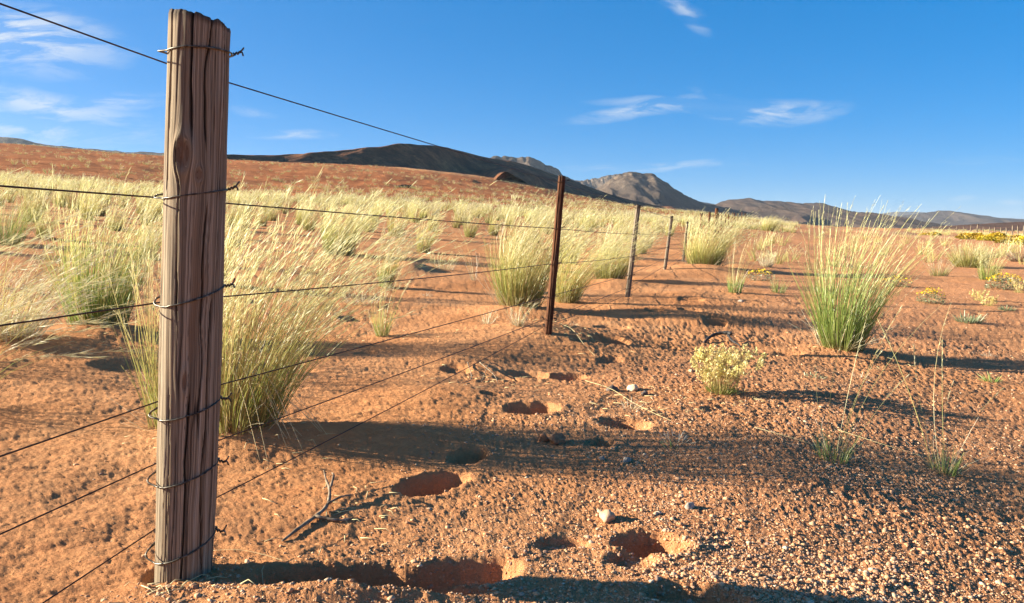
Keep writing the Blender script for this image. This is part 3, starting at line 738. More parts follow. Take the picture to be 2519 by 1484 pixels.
M_GREENSTRAW = grass_mat('green_to_straw_stems', [(0, (.34, .30, .10)), (.2, (.20, .30, .055)), (.6, (.34, .41, .09)), (.82, (.60, .56, .22)), (1, (.72, .65, .36))], .45, .3, (.6, .52, .2))
WIND = np.array([1.0, -.12, 0])
def stems(rg, n, h, r0, spread, lean, width, segs, hvar=(.55, 1.1), bias=(0, 0), droop=.10, taper=.35, leanpow=2.1):
    L = h*rg.uniform(*hvar, n)
    ph = rg.uniform(0, 2*np.pi, n); th = spread*np.sqrt(rg.random(n)); rb = r0*np.sqrt(rg.random(n))
    base = np.column_stack([rb*np.cos(ph), rb*np.sin(ph), np.full(n, -.02)])
    d0 = np.column_stack([np.sin(th)*np.cos(ph)+bias[0], np.sin(th)*np.sin(ph)+bias[1], np.cos(th)]); d0 /= np.linalg.norm(d0, axis=1)[:, None]
    ln = lean*rg.uniform(.35, 1.5, n)
    wd = WIND[None]*ln[:, None] + np.column_stack([rg.normal(0, .06, n), rg.normal(0, .10, n), np.zeros(n)])
    s = np.linspace(0, 1, segs+1)
    P = base[:, None] + L[:, None, None]*(d0[:, None]*s[None, :, None] + wd[:, None]*(s**leanpow)[None, :, None])
    P[..., 2] -= L[:, None]*(droop*rg.uniform(.3, 1.8, n)*(.4+ln))[:, None]*(s**2.6)[None]
    P[..., 2] = np.maximum(P[..., 2], -.03)
    psi = rg.uniform(0, np.pi, n); wv = np.column_stack([np.cos(psi), np.sin(psi), np.zeros(n)])
    wid = (width*rg.uniform(.7, 1.3, n))[:, None]*(1-(1-taper)*s)[None]
    A, B = P - wv[:, None]*wid[..., None]*.5, P + wv[:, None]*wid[..., None]*.5
    V = np.stack([A, B], 2).reshape(-1, 3)                      # n,(segs+1),2
    idx = np.arange(n*(segs+1)*2).reshape(n, segs+1, 2)
    q = np.stack([idx[:, :-1, 0], idx[:, :-1, 1], idx[:, 1:, 1], idx[:, 1:, 0]], -1).reshape(-1, 4)
    tt = np.broadcast_to(s[None, :, None], (n, segs+1, 2)).ravel(); rr = np.repeat(rg.random(n), (segs+1)*2)
    return dict(V=V, Q=q, T=np.zeros((0, 3), int), t=tt, r=rr, P=P, L=L)
def plumes(rg, st, frac, k, hair, width, start=.70, flare=.35):
    """feathery seed heads along the ends of the stems: short fine bristles"""
    P = st['P']; n, ns, _ = P.shape
    sel = np.where(rg.random(n) < frac)[0]; m_ = len(sel)
    s = start + (1-start)*rg.random((m_, k)); f = s*(ns-1); i0 = np.minimum(f.astype(int), ns-2); fr = (f-i0)[..., None]
    P0 = P[sel[:, None], i0]; P1 = P[sel[:, None], i0+1]
    o = P0*(1-fr)+P1*fr; T = P1-P0; T /= np.linalg.norm(T, axis=-1)[..., None]+1e-9
    d = T + rg.normal(0, flare, (m_, k, 3)) + WIND*.12; d /= np.linalg.norm(d, axis=-1)[..., None]
    Lh = hair*rg.uniform(.5, 1.2, (m_, k, 1))
    wv = np.cross(d, rg.normal(0, 1, (m_, k, 3))); wv /= np.linalg.norm(wv, axis=-1)[..., None]+1e-9
    V = np.stack([o-wv*width*.5, o+d*Lh*.5+wv*width*.6, o+d*Lh], 2).reshape(-1, 3)
    T_ = np.arange(len(V)).reshape(-1, 3)
    tt = np.tile([0, .5, 1.0], len(T_)); rr = np.repeat(rg.random(len(T_)), 3)
    return dict(V=V, Q=np.zeros((0, 4), int), T=T_, t=tt, r=rr, sel=sel, k=k)
def gmesh(name, gs, mats):
    """join grass arrays, one material per array"""
    V, Q, T, t_, r_, off, mq, mt = [], [], [], [], [], 0, [], []
    for i, g in enumerate(gs):
        V.append(g['V']); Q.append(g['Q']+off); T.append(g['T']+off); t_.append(g['t']); r_.append(g['r']); off += len(g['V'])
        mq += [min(i, len(mats)-1)]*len(g['Q']); mt += [min(i, len(mats)-1)]*len(g['T'])
    return make_mesh(name, np.vstack(V), [np.vstack(Q), np.vstack(T)], mats, {'t': np.concatenate(t_), 'rnd': np.concatenate(r_)}, midx=mq+mt)
def clump_parts(seed, h=.95, n_leaf=260, n_stem=240, r0=.09, spread=.42, lean=.35, wl=.0036, ws=.0026, k=16, hair=.05, leafm=None, stemm=None, plumem=None, pl=.75, leafh=.55, segs=7, flare=.22, bias=(0, 0), hw=.0022, start=.70, droop=.10):
    rg = np.random.default_rng(seed)
    lf = stems(rg, n_leaf, h*leafh, r0, spread*1.15, lean*.45, wl, max(4, segs-2), (.45, 1.15), bias, droop)
    st = stems(rg, n_stem, h, r0*.85, spread, lean, ws, segs, (.55, 1.08), bias, droop)
    pm = plumes(rg, st, pl, k, hair, hw, start, flare)
    sk = stems(rg, max(12, n_leaf//4), h*.30, r0*1.25, 1.30, .10, wl*.9, 4, (.3, 1.3), bias, .10); sk['V'][:, 2] += .025
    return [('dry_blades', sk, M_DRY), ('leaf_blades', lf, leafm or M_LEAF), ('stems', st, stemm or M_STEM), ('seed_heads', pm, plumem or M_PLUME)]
def clump(px, py, label, cat='grass clump', group=None, name='grass_clump', loc=None, rz=0, **kw):
    loc = gp(px, py) if loc is None else loc
    e = empty(name, loc, label, cat, group, rz)
    pp = clump_parts(**kw); single = len(pp[2][1]['L']) <= 60
    pp = [pp[1], pp[2], pp[3], pp[0]]
    for nm, g, m_ in pp:
        if not single or nm in ('leaf_blades', 'dry_blades'): link(nm, gmesh(nm, [g], [m_]), e)
    if single:                                              # few enough stalks to tell apart: each one a part with its seed head
        st, pm = pp[1][1], pp[2][1]; n = len(st['L']); ns = st['P'].shape[1]
        for i in range(n):
            a, b = i*ns*2, (i+1)*ns*2
            g = dict(V=st['V'][a:b], Q=st['Q'][i*(ns-1):(i+1)*(ns-1)]-a, T=np.zeros((0, 3), int), t=st['t'][a:b], r=st['r'][a:b])
            so = link('stem', gmesh('stem', [g], [pp[1][2]]), e)
            j = np.where(pm['sel'] == i)[0]
            if len(j):
                a, b = j[0]*pm['k']*3, (j[0]+1)*pm['k']*3
                g = dict(V=pm['V'][a:b], Q=np.zeros((0, 4), int), T=np.arange(b-a).reshape(-1, 3), t=pm['t'][a:b], r=pm['r'][a:b])
                link('seed_head', gmesh('seed_head', [g], [pp[2][2]]), so)
    return e

HERO = []
def hero(px, py, label, **kw):
    c = clump(px, py, label, group='grass clumps growing on the sand', **kw); HERO.append((c.location.x, c.location.y, .45)); return c
hero(590, 1082, 'tall straw grass clump growing right behind the thick post, bent over to the right', seed=1, h=.95, n_leaf=300, n_stem=340, r0=.15, spread=.44, lean=.36, k=18, hair=.045, leafh=.58, bias=(.06, 0), pl=.8, ws=.0036, wl=.0036, hw=.003, flare=.16)
hero(430, 1045, 'upright yellow green grass clump at the left edge of the thick post', seed=2, h=.88, n_leaf=100, n_stem=100, ws=.0034, r0=.10, spread=.26, lean=.16, k=14)
hero(245, 818, 'dense clump with dark green blades left of the thick post', seed=3, h=1.0, n_leaf=420, n_stem=190, r0=.17, spread=.36, lean=.26, ws=.0042, wl=.0046, hw=.0036, flare=.16, leafm=M_GREEN, leafh=.68, k=16)
hero(30, 858, 'low windblown clump with pale plumes at the left edge of the picture', seed=4, h=.62, n_leaf=300, n_stem=170, r0=.14, spread=.75, lean=.6, leafm=M_DRY, plumem=M_DRY, k=20, hair=.045)
hero(-190, 900, 'clump outside the left edge whose long plumes blow into the picture', seed=5, h=1.1, n_leaf=60, n_stem=44, r0=.12, spread=.5, lean=.8, k=60, hair=.075, flare=.14, pl=.9, start=.62, droop=.16)
hero(-150, 1010, 'nearest clump beyond the left edge with feathery plumes reaching in over the sand', seed=6, h=.8, n_leaf=40, n_stem=32, r0=.10, spread=.5, lean=.95, k=60, hair=.075, flare=.14, pl=.9, start=.62, droop=.2)
hero(10, 600, 'dark green clump at the left edge behind the pale plumes', seed=7, h=.75, n_leaf=420, n_stem=110, r0=.2, spread=.5, lean=.3, leafm=M_GREEN, leafh=.8)
hero(1280, 770, 'big bushy straw grass clump standing against the slim brown post', seed=8, h=1.05, n_leaf=330, n_stem=300, r0=.19, spread=.38, lean=.34, leafh=.62, k=14, wl=.0052, ws=.005, hw=.004, flare=.16)
hero(1395, 745, 'leaning straw grass clump just right of the slim brown post', seed=9, h=.92, n_leaf=200, n_stem=260, r0=.12, spread=.42, lean=.62, k=16, wl=.0044, ws=.0034, hw=.003)
hero(1500, 692, 'straw grass clump with a dark base left of the pale grey post', seed=10, h=.92, n_leaf=320, n_stem=330, r0=.2, spread=.42, lean=.5, k=14, wl=.005, ws=.0042, hw=.004)
hero(1735, 660, 'large round straw grass clump on a sand mound behind the fourth post', seed=11, h=1.02, n_leaf=420, n_stem=420, r0=.28, spread=.5, lean=.32, k=12, wl=.007, ws=.006, hw=.006, hair=.06)
hero(2072, 870, 'big bright green grass clump standing alone on the gravel right of the fence', seed=12, h=1.06, n_leaf=430, n_stem=180, r0=.13, spread=.40, lean=.15, leafm=M_GREEN, stemm=M_GREENSTRAW, k=18, hair=.030, pl=.8, start=.76, leafh=.58, flare=.14, wl=.0046, ws=.0042, droop=.14)
hero(950, 705, 'slender grass clump with a green foot in front of a small red mound', seed=13, h=.78, n_leaf=150, n_stem=130, r0=.07, spread=.26, lean=.45, leafm=M_GREEN, leafh=.4, k=16, wl=.005, ws=.004, hw=.004)
hero(940, 828, 'thin sparse tuft with tall pale stalks on bare sand left of the brown post', seed=14, h=.66, n_leaf=70, n_stem=30, r0=.04, spread=.34, lean=.12, leafm=M_LEAF, leafh=.34, k=12)
hero(835, 625, 'straw clump with a dark green heart behind the second wire', seed=15, h=.95, n_leaf=420, n_stem=320, r0=.24, spread=.36, lean=.42, leafm=M_GREEN, leafh=.62, k=12, wl=.006, ws=.005, hw=.005)
hero(1808, 722, 'upright tuft of tall thin stalks with a small green foot right of the fence', seed=16, h=.88, n_leaf=120, n_stem=30, r0=.07, spread=.25, lean=.15, leafm=M_GREEN, leafh=.28, k=14, wl=.005, ws=.0036)
hero(1275, 838, 'small pale tuft at the foot of the slim brown post', seed=17, h=.26, n_leaf=60, n_stem=20, r0=.03, spread=.6, lean=.2, leafm=M_DRY, leafh=.6, k=8)
hero(1198, 815, 'little dry tuft left of the slim brown post', seed=18, h=.14, n_leaf=34, n_stem=8, r0=.02, spread=.7, lean=.1, leafm=M_DRY, leafh=.9, k=4)
hero(1165, 690, 'pair of tall bare stalks leaning left in front of the bushy clump', seed=19, h=.75, n_leaf=14, n_stem=7, r0=.03, spread=.3, lean=-.3, leafm=M_DRY, k=26, hair=.03)
hero(2050, 1132, 'sparse tussock with a few long thin stalks on the gravel', seed=20, h=.68, n_leaf=70, n_stem=7, r0=.045, spread=.45, lean=.1, leafm=M_GREEN, leafh=.20, k=24, hair=.022, pl=.7, flare=.12, wl=.003, ws=.0024)
hero(2325, 1160, 'sparse tussock with thin leaning stalks near the right edge', seed=21, h=.66, n_leaf=60, n_stem=6, r0=.045, spread=.42, lean=.16, leafm=M_GREEN, leafh=.18, k=24, hair=.022, pl=.8, flare=.12, wl=.003, ws=.0024)
hero(2385, 655, 'rounded dense olive green clump beside the dirt road', seed=22, h=.62, n_leaf=600, n_stem=240, r0=.28, spread=.75, lean=.12, leafm=M_LEAF, leafh=.85, k=8, wl=.007, ws=.006, hw=.006)
hero(2430, 690, 'loose light green clump in front of the rounded olive clump', seed=23, h=.55, n_leaf=160, n_stem=70, r0=.13, spread=.4, lean=.12, leafm=M_GREEN, leafh=.6, k=10, wl=.006, ws=.005)
hero(1885, 655, 'small cream tuft between the fence and the green clump', seed=24, h=.34, n_leaf=150, n_stem=90, r0=.1, spread=.5, lean=.05, leafm=M_DRY, stemm=M_DRY, k=14, wl=.006, ws=.005)
hero(1915, 722, 'tiny green tuft left of the big green clump', seed=25, h=.26, n_leaf=90, n_stem=6, r0=.06, spread=.5, lean=.1, leafm=M_GREEN, leafh=.9, k=4)
hero(1890, 570, 'feathery straw clump at the end of the row of fence posts', seed=26, h=1.0, n_leaf=200, n_stem=260, r0=.35, spread=.5, lean=.3, k=8, wl=.016, ws=.013, hw=.013, hair=.08)
hero(2310, 680, 'scrubby half-dry tuft between the green clump and the olive clump', seed=27, h=.42, n_leaf=140, n_stem=50, r0=.12, spread=.6, lean=.1, leafm=M_LEAF, stemm=M_DRY, k=8, wl=.005, ws=.004)
hero(1090, 665, 'short bristly straw tuft on the far side of the small red mound', seed=28, h=.30, n_leaf=90, n_stem=70, r0=.16, spread=.7, lean=.2, leafm=M_DRY, k=10)
hero(890, 745, 'ragged dry yellow tuft low on the sand beside the slender clump', seed=29, h=.26, n_leaf=90, n_stem=50, r0=.14, spread=.9, lean=.1, leafm=M_DRY, stemm=M_DRY, k=10)

# variants for the dense belt behind the fence
def proto_clump(seed, d):
    if d == 0: kw = dict(n_leaf=100, n_stem=105, k=8, wl=.0085, ws=.0085, hw=.008, hair=.055, segs=5, flare=.16)
    else: kw = dict(n_leaf=46, n_stem=58, k=5, wl=.017, ws=.016, hw=.016, hair=.085, segs=4, flare=.18)
    rg = np.random.default_rng(seed+900)
    return clump_parts(seed, h=rg.uniform(.80, 1.0), r0=rg.uniform(.12, .20), spread=rg.uniform(.28, .42), lean=rg.uniform(.20, .46), leafh=rg.uniform(.4, .6), **kw)
near_p, far_p = [], []
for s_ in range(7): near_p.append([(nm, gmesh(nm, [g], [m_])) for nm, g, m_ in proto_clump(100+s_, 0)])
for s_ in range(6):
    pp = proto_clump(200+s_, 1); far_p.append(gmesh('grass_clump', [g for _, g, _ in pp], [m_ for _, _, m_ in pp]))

def belt_points():
    rg = np.random.default_rng(77); pts = []
    cell = {}
    tries = 0
    while tries < 60000:
        tries += 1
        px = rg.uniform(-700, 1905); d = 7.0*(70/7.0)**rg.random()
        if rg.random() > (d/70)**.6: continue
        x, y = (px-CX)/F_PX*d, d
        side = x - (-.75 + .303*(y-1.77))
        if side > -.35 - .02*y: continue
        bare = vnoise(x*.16, y*.16, 301)
        if d < 14 and px < 1500 and rg.random() < .45: continue
        edge = np.interp(px, [-700, 0, 600, 1000, 1400, 1900], [62, 58, 58, 52, 46, 60])
        if d > edge*(.9+.2*bare): continue
        if px > 1480 and 20 < d: 
            if rg.random() < .35: continue
        m_ = np.interp(d, [7, 22, 40, 60], [1.95, 1.55, 1.25, 1.15]) + (.8 if bare < .40 else 0)
        if any((x-a)**2+(y-b)**2 < (.5+c)**2 for a, b, c in HERO if c): continue
        k = (int(x//1.0), int(y//1.0)); ok = True
        for i in (-1, 0, 1):
            for j in (-1, 0, 1):
                for (a, b) in cell.get((k[0]+i, k[1]+j), ()):
                    if (a-x)**2+(b-y)**2 < m_*m_: ok = False
        if not ok: continue
        cell.setdefault(k, []).append((x, y)); pts.append((x, y))
    return pts
BP = sorted(belt_points(), key=lambda p: p[1])
# keep the sight line along the path of bare sand seen between the nearer clumps
def clear(x, y):
    px = CX + F_PX*x/y
    if 560 < px < 1190 and y < 17 and hash2(np.array([x*97.0]), np.array([y*89.0]), 5)[0] < .6: return True
    return (y < 9.5 and 560 < px < 1190) or (y < 8.6 and px < 160) or (y < 7.9 and 900 < px)
BP = [p for p in BP if not clear(*p)]
NB, NEAR = 265, 70
first = {}
brg = np.random.default_rng(5)
for k, (x, y) in enumerate(BP[:NB]):
    v = brg.integers(0, 7); sc_ = brg.uniform(.62, 1.05); rz = brg.uniform(-.35, .35); z = gz(x, y)
    if k < NEAR:
        qx = CX+F_PX*x/y; size = 'tall' if sc_ > .9 else 'low' if sc_ < .75 else 'middling'
        where = 'left of the thick post' if qx < 400 else 'between thick and brown posts' if qx < 1345 else 'right of the brown post'
        e = empty('grass_clump', (x, y, z), '%s feathery straw clump near the front of the belt, %s' % (size, where), 'grass clump', 'grass clumps of the belt', rz, sc_)
        for nm, me in near_p[v]: link(nm, me, e)
    else:
        o = link('grass_clump', far_p[v % 6], None, (x, y, z)); o.rotation_euler.z = rz; o.scale = (sc_, sc_, sc_*brg.uniform(.9, 1.1))
        qx = CX+F_PX*x/y; tag(o, 'pale straw clump farther back in the belt, ' + ('left of the thick post' if qx < 400 else 'between thick and brown posts' if qx < 1345 else 'right of the brown post'), 'grass clump', 'grass clumps of the belt')
def tuft_batch(name, pts, seed, label, cat, mats, h=(.7, 1.05), n=22, width=.03, lean=.42, spread=.5, r0=.22, k=2, hair=.12, leafh=.5):
    rg = np.random.default_rng(seed); G = [[], [], []]
    vars_ = []
    for i in range(10):
        r2 = np.random.default_rng(seed*100+i)
        lf = stems(r2, n//2, leafh, r0, spread*1.1, lean*.4, width, 2, (.6, 1.1)); st = stems(r2, n, 1.0, r0*.9, spread, lean, width*.85, 3, (.6, 1.05))
        pm = plumes(r2, st, .8, k, hair, width*.8)
        vars_.append((lf, st, pm))
    pts = np.array(pts); Z = ground_z(pts[:, 0], pts[:, 1])
    for (x, y), z in zip(pts, Z):
        hs = rg.uniform(*h); v = vars_[rg.integers(0, 10)]; a = rg.uniform(-.5, .5); c, s_ = math.cos(a), math.sin(a); rn = rg.random()*.5
        for i in range(3):
            W_ = v[i]['V']*hs
            G[i].append((np.column_stack([W_[:, 0]*c-W_[:, 1]*s_+x, W_[:, 0]*s_+W_[:, 1]*c+y, W_[:, 2]+z]), v[i], rn))
    out = []
    for i in range(3):
        off = 0; V, Q, T, t_, r_ = [], [], [], [], []
        for (W_, g, rn) in G[i]:
            V.append(W_); Q.append(g['Q']+off); T.append(g['T']+off); t_.append(g['t']); r_.append(g['r']*.5+rn); off += len(W_)
        out.append(dict(V=np.vstack(V), Q=np.vstack(Q), T=np.vstack(T), t=np.concatenate(t_), r=np.concatenate(r_)))
    o = link(name, gmesh(name, out, mats))
    return tag(o, label, cat, kind='stuff')
if len(BP) > NB:
    tuft_batch('grass_belt', BP[NB:], 3, 'pale grass merging into one band at the back of the belt', 'grass', [M_LEAF, M_STEM, M_PLUME], h=(.55, .9), n=30, width=.022, k=4, hair=.10)
# scattered tufts on the red slopes beyond
def slope_points():
    rg = np.random.default_rng(88); pts = []
    for _ in range(9000):
        px = rg.uniform(-500, 1950); d = 48*(330/48)**rg.random()
        x = (px-CX)/F_PX*d
        band = vnoise(x*.035+3, d*.06, 411)
        dens = .22 + .75*ss(.55, .75, band)
        if px > 1250: dens = max(dens, .75)
        if 700 < px: dens = max(dens, .9*math.exp(-((d-78-(px-700)*.015)/8)**2), .7*math.exp(-((d-250-(px-800)*.12)/30)**2)*(px > 780))
        if d > 330 or (px < 500 and d > 240): dens *= .3
        if 975 < px < 1180 and 270 < d: continue
        if rg.random() < dens*.9: pts.append((x, d))
    return pts
tuft_batch('grass_tufts', slope_points(), 4, 'small pale tufts dotted over the red slopes below the hills', 'grass', [M_LEAF, M_STEM, M_DRY], h=(.3, .75), n=14, width=.05, lean=.2, spread=.8, r0=.3, k=1, hair=.2, leafh=.7)
# grass on the right: along the verge and the plain
def verge_points():
    rg = np.random.default_rng(99); pts = []
    for _ in range(5200):
        px = rg.uniform(1840, 2700); d = 16*(230/16)**rg.random(); x = (px-CX)/F_PX*d
        rc = np.interp(d, [26, 36, 50, 70, 100, 150, 230], [34, 33, 33.5, 36, 42, 52, 70])
        if abs(x-rc) < 3.6: continue
        dens = .03 if d < 40 else .035
        if x > rc: dens = .6 if d > 45 else .2
        if px < 2230 and d > 75: dens = .14
        if rg.random() < dens: pts.append((x, d))
    return pts
tuft_batch('verge_grass', verge_points(), 6, 'pale grass scattered over the plain and along the dirt road', 'grass', [M_LEAF, M_STEM, M_PLUME], h=(.25, .7), n=18, width=.024, lean=.2, spread=.6, r0=.22, k=3, hair=.09, leafh=.6)

# ------------------------------------------------------------------ shrubs and small plants
M_CREAM = grass_mat('cream_flower_spikes', [(0, (.50, .38, .13)), (.5, (.72, .58, .22)), (1, (.82, .69, .32))], .4, .4, (.80, .66, .32))
m, t = new_mat('yellow_flowers')
leafy(t, t.mix(t.attr('rnd'), (.80, .50, .01), (.90, .68, .04)), .35); M_YEL = m
M_GREY = grass_mat('grey_green_leaves', [(0, (.14, .13, .07)), (.5, (.22, .25, .12)), (1, (.36, .38, .20))], .35, .3, (.40, .38, .25))
M_TWIG = grass_mat('dry_twigs', [(0, (.16, .10, .06)), (1, (.40, .27, .16))], .1, .5, (.50, .38, .26))
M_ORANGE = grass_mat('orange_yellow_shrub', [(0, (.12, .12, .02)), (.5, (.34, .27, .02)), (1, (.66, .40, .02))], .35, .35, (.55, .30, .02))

def bits(rg, C, size, flat=.4, jit=1.0):
    """leaf or petal sized quads scattered at points C"""
    n = len(C); a = rg.normal(0, 1, (n, 3)); a[:, 2] *= flat; a /= np.linalg.norm(a, axis=1)[:, None]
    b = np.cross(a, rg.normal(0, 1, (n, 3))); b /= np.linalg.norm(b, axis=1)[:, None]
    s = size*rg.uniform(.6, 1.3, (n, 1))
    V = np.stack([C-a*s, C-b*s*.45, C+a*s, C+b*s*.45], 1).reshape(-1, 3)
    return dict(V=V, Q=np.arange(4*n).reshape(n, 4), T=np.zeros((0, 3), int), t=np.tile([0, .5, 1, .5], n), r=np.repeat(rg.random(n), 4))
def cream_shrub(px, py, label, h=.27, wdt=.20, n=64, seed=0, spike=.055, per=52, size=.0075, leaf=.7):
    rg = np.random.default_rng(seed); e = empty('feathery_shrub', gp(px, py), label, 'shrub', 'cream feathery shrubs')
    st = stems(rg, n, h, .045*wdt/.2, .95*wdt/.2*.9, .12, .0030, 5, (.42, 1.04), (0, 0), .03)
    link('stems', gmesh('stems', [st], [M_STEM]), e)
    lf = stems(rg, int(220*leaf), h*.45, .05*wdt/.2, 1.25, .05, .005, 3, (.2, 1.1), (.10, -.05), .10)
    link('leaves', gmesh('leaves', [lf], [M_GREEN]), e)
    tips = st['P'][:, -1]; T = st['P'][:, -1]-st['P'][:, -2]; T /= np.linalg.norm(T, axis=1)[:, None]; T = T*.55 + np.array([0, 0, .6]); T /= np.linalg.norm(T, axis=1)[:, None]
    k = per; u = rg.random((n, k, 1)); ln = spike*rg.uniform(.6, 1.3, (n, 1, 1))
    rad = .012*(spike/.055)*np.sin(np.pi*np.clip(u*.86+.12, 0, 1))**.8
    dv = rg.normal(0, 1, (n, k, 3)); dv -= T[:, None]*(dv*T[:, None]).sum(-1, keepdims=True); dv /= np.linalg.norm(dv, axis=-1)[..., None]
    C = (tips[:, None] + T[:, None]*ln*(u*1.25-.55) + dv*rad*1.15).reshape(-1, 3)
    B_ = bits(rg, C, size, 1.2); B_['t'] = np.repeat(u.ravel()*.7+.3*rg.random(n*k), 4)
    for i in range(n):
        a, b = i*k*4, (i+1)*k*4
        g = dict(V=B_['V'][a:b], Q=np.arange(b-a).reshape(-1, 4), T=np.zeros((0, 3), int), t=B_['t'][a:b], r=B_['r'][a:b])
        link('flower_spike', gmesh('flower_spike', [g], [M_CREAM]), e)
    return e
cream_shrub(1772, 972, 'cream feathery shrub with a green foot in front of the charred stick', .235, .175, 92, 1, .050, 64, .0072)
cream_shrub(2405, 742, 'small cream shrub, left of the twin dwarf shrubs near the right edge', .15, .14, 26, 2, .035, 24, .009, .3)
cream_shrub(2430, 755, 'small cream shrub, right of the twin dwarf shrubs near the right edge', .14, .16, 24, 3, .035, 24, .009, .3)
cream_shrub(2510, 720, 'cream shrub cut by the right edge beside the yellow flowers', .2, .18, 30, 4, .04, 24, .009, .3)

def flower_bush(px, py, label, w_, h, seed, nf=70, nl=420, fs=.011, ls=.013):
    rg = np.random.default_rng(seed); e = empty('flowering_bush', gp(px, py), label, 'bush', 'yellow flowering bushes')
    st = stems(rg, 60, h, w_*.25, 1.2, .05, .004, 4, (.6, 1.05)); link('twigs', gmesh('twigs', [st], [M_TWIG]), e)
    a = rg.uniform(0, 2*np.pi, nl); r = w_*np.sqrt(rg.random(nl)); z = h*rg.random(nl)*(1-.5*(r/w_)**2)
    link('leaves', gmesh('leaves', [bits(rg, np.column_stack([r*np.cos(a), r*np.sin(a)*.7, z]), ls)], [M_GREY]), e)
    a = rg.uniform(0, 2*np.pi, nf); r = w_*np.sqrt(rg.random(nf)); z = h*(1.02-.45*(r/w_)**2)+rg.normal(0, .01, nf)
    C = np.repeat(np.column_stack([r*np.cos(a), r*np.sin(a)*.7, z]), 3, 0) + rg.normal(0, .006, (nf*3, 3))
    link('flowers', gmesh('flowers', [bits(rg, C, fs, .4)], [M_YEL]), e)
    return e
flower_bush(2290, 748, 'low bush topped with a row of yellow flowers right of the green clump', .16, .16, 1)
flower_bush(2470, 712, 'wide green bush speckled with yellow flowers at the right edge', .27, .22, 2, 110, 800, .012, .016)
flower_bush(2205, 705, 'small yellow flowered bush behind the drooping stalks of the green clump', .22, .14, 3, 60, 400)
flower_bush(1870, 690, 'pale yellow flowered bush behind the thin stalks right of the fence', .22, .16, 4, 60, 300, .012)

def leaf_rosette(px, py, label, w_, h, seed, mat=None, n=120, wd=.010):
    rg = np.random.default_rng(seed); e = empty('low_plant', gp(px, py), label, 'plant', 'low plants on the sand')
    lf = stems(rg, n, h, w_*.45, 1.15, .04, wd, 3, (.5, 1.1)); link('leaves', gmesh('leaves', [lf], [mat or M_GREY]), e)
    return e
leaf_rosette(2385, 797, 'low grey green leafy plant on the gravel near the right edge', .16, .13, 1, None, 150)
leaf_rosette(2475, 765, 'low grey green plant just below the twin cream shrubs', .11, .09, 2)
leaf_rosette(2437, 942, 'small dark green tuft on the gravel close to the right edge', .05, .075, 3, M_GREEN, 60, .006)
leaf_rosette(1660, 1088, 'small pale green tuft right of the deep foot print', .05, .07, 4, M_DRY, 60, .004)
leaf_rosette(1652, 1100, 'tiny green seedling beside the small pale tuft', .035, .05, 5, M_GREEN, 30, .005)
leaf_rosette(1995, 930, 'flat grey weed lying on the gravel below the green clump', .12, .05, 6, None, 70, .007)
leaf_rosette(1548, 1015, 'wispy seedling among the dry stalks beside the white stone', .04, .08, 7, M_DRY, 30, .003)
leaf_rosette(2435, 880, 'tiny wispy weed above the dark green tuft', .04, .06, 8, M_DRY, 30, .004)
leaf_rosette(2120, 930, 'bleached little weed in the shadow of the green clump', .05, .06, 9, M_DRY, 40, .004)
leaf_rosette(1280, 1165, 'single dry sprig on the sand in the shade of the mound', .015, .05, 10, M_DRY, 8, .002) if False else None
leaf_rosette(1045, 725, 'small dry weed on the sand beside the red mound', .07, .08, 11, M_DRY, 40, .005)
leaf_rosette(1408, 806, 'small tuft on the sand right of the slim brown post', .04, .07, 12, M_DRY, 30, .004)
leaf_rosette(2515, 645, 'reddish dry bush cut by the right edge beside the road', .55, .45, 13, M_TWIG, 300, .012)

# orange yellow cushion bushes along the road
def cushion(seed):
    rg = np.random.default_rng(seed); n = 900
    d = rg.normal(0, 1, (n, 3)); d[:, 2] = np.abs(d[:, 2])*.9+.05; d /= np.linalg.norm(d, axis=1)[:, None]
    lump = 1+.22*fbm(d[:, 0]*2.4+seed, d[:, 1]*2.4, 3, seed)
    C = d*np.array([.85, .7, .52])*lump[:, None]*(rg.uniform(.82, 1, (n, 1)))
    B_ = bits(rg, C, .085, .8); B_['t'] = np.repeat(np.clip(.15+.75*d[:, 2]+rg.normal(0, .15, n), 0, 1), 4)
    tw = stems(rg, 40, .5, .2, 1.2, .02, .02, 2)
    return gmesh('flower_cover', [B_], [M_ORANGE]), gmesh('twigs', [tw], [M_TWIG])
cu_p = [cushion(40+i) for i in range(3)]
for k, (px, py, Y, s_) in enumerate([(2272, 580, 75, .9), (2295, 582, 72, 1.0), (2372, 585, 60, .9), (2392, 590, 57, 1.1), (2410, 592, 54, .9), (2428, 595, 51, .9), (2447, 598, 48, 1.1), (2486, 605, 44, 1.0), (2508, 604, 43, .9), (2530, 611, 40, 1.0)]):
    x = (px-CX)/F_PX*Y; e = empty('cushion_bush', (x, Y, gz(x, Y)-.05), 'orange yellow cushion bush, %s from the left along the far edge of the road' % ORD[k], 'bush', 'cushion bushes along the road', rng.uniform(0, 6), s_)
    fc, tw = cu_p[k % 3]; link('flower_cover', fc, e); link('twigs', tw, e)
# dark bush and shrubs on the slope
x = (1000-CX)/F_PX*118; e = empty('dark_bush', (x, 118, gz(x, 118)), 'lone dark flat bush on the slope below the red hill', 'bush')
fc = cu_p[0][0].copy(); fc.materials.clear(); fc.materials.append(grass_mat('dark_bush_leaves', [(0, (.012, .014, .010)), (1, (.035, .036, .022))], .1, .1, (.03, .03, .02)))
o = link('foliage', fc, e); o.scale = (1.7, 1.2, .9); link('twigs', cu_p[0][1], e)
x = (1730-CX)/F_PX*150; e = empty('dark_bush', (x, 150, gz(x, 150)), 'dark bush on the skyline ridge left of the far fence posts', 'bush')
o = link('foliage', fc, e); o.scale = (2.2, 1.4, 1.0); link('twigs', cu_p[1][1], e)

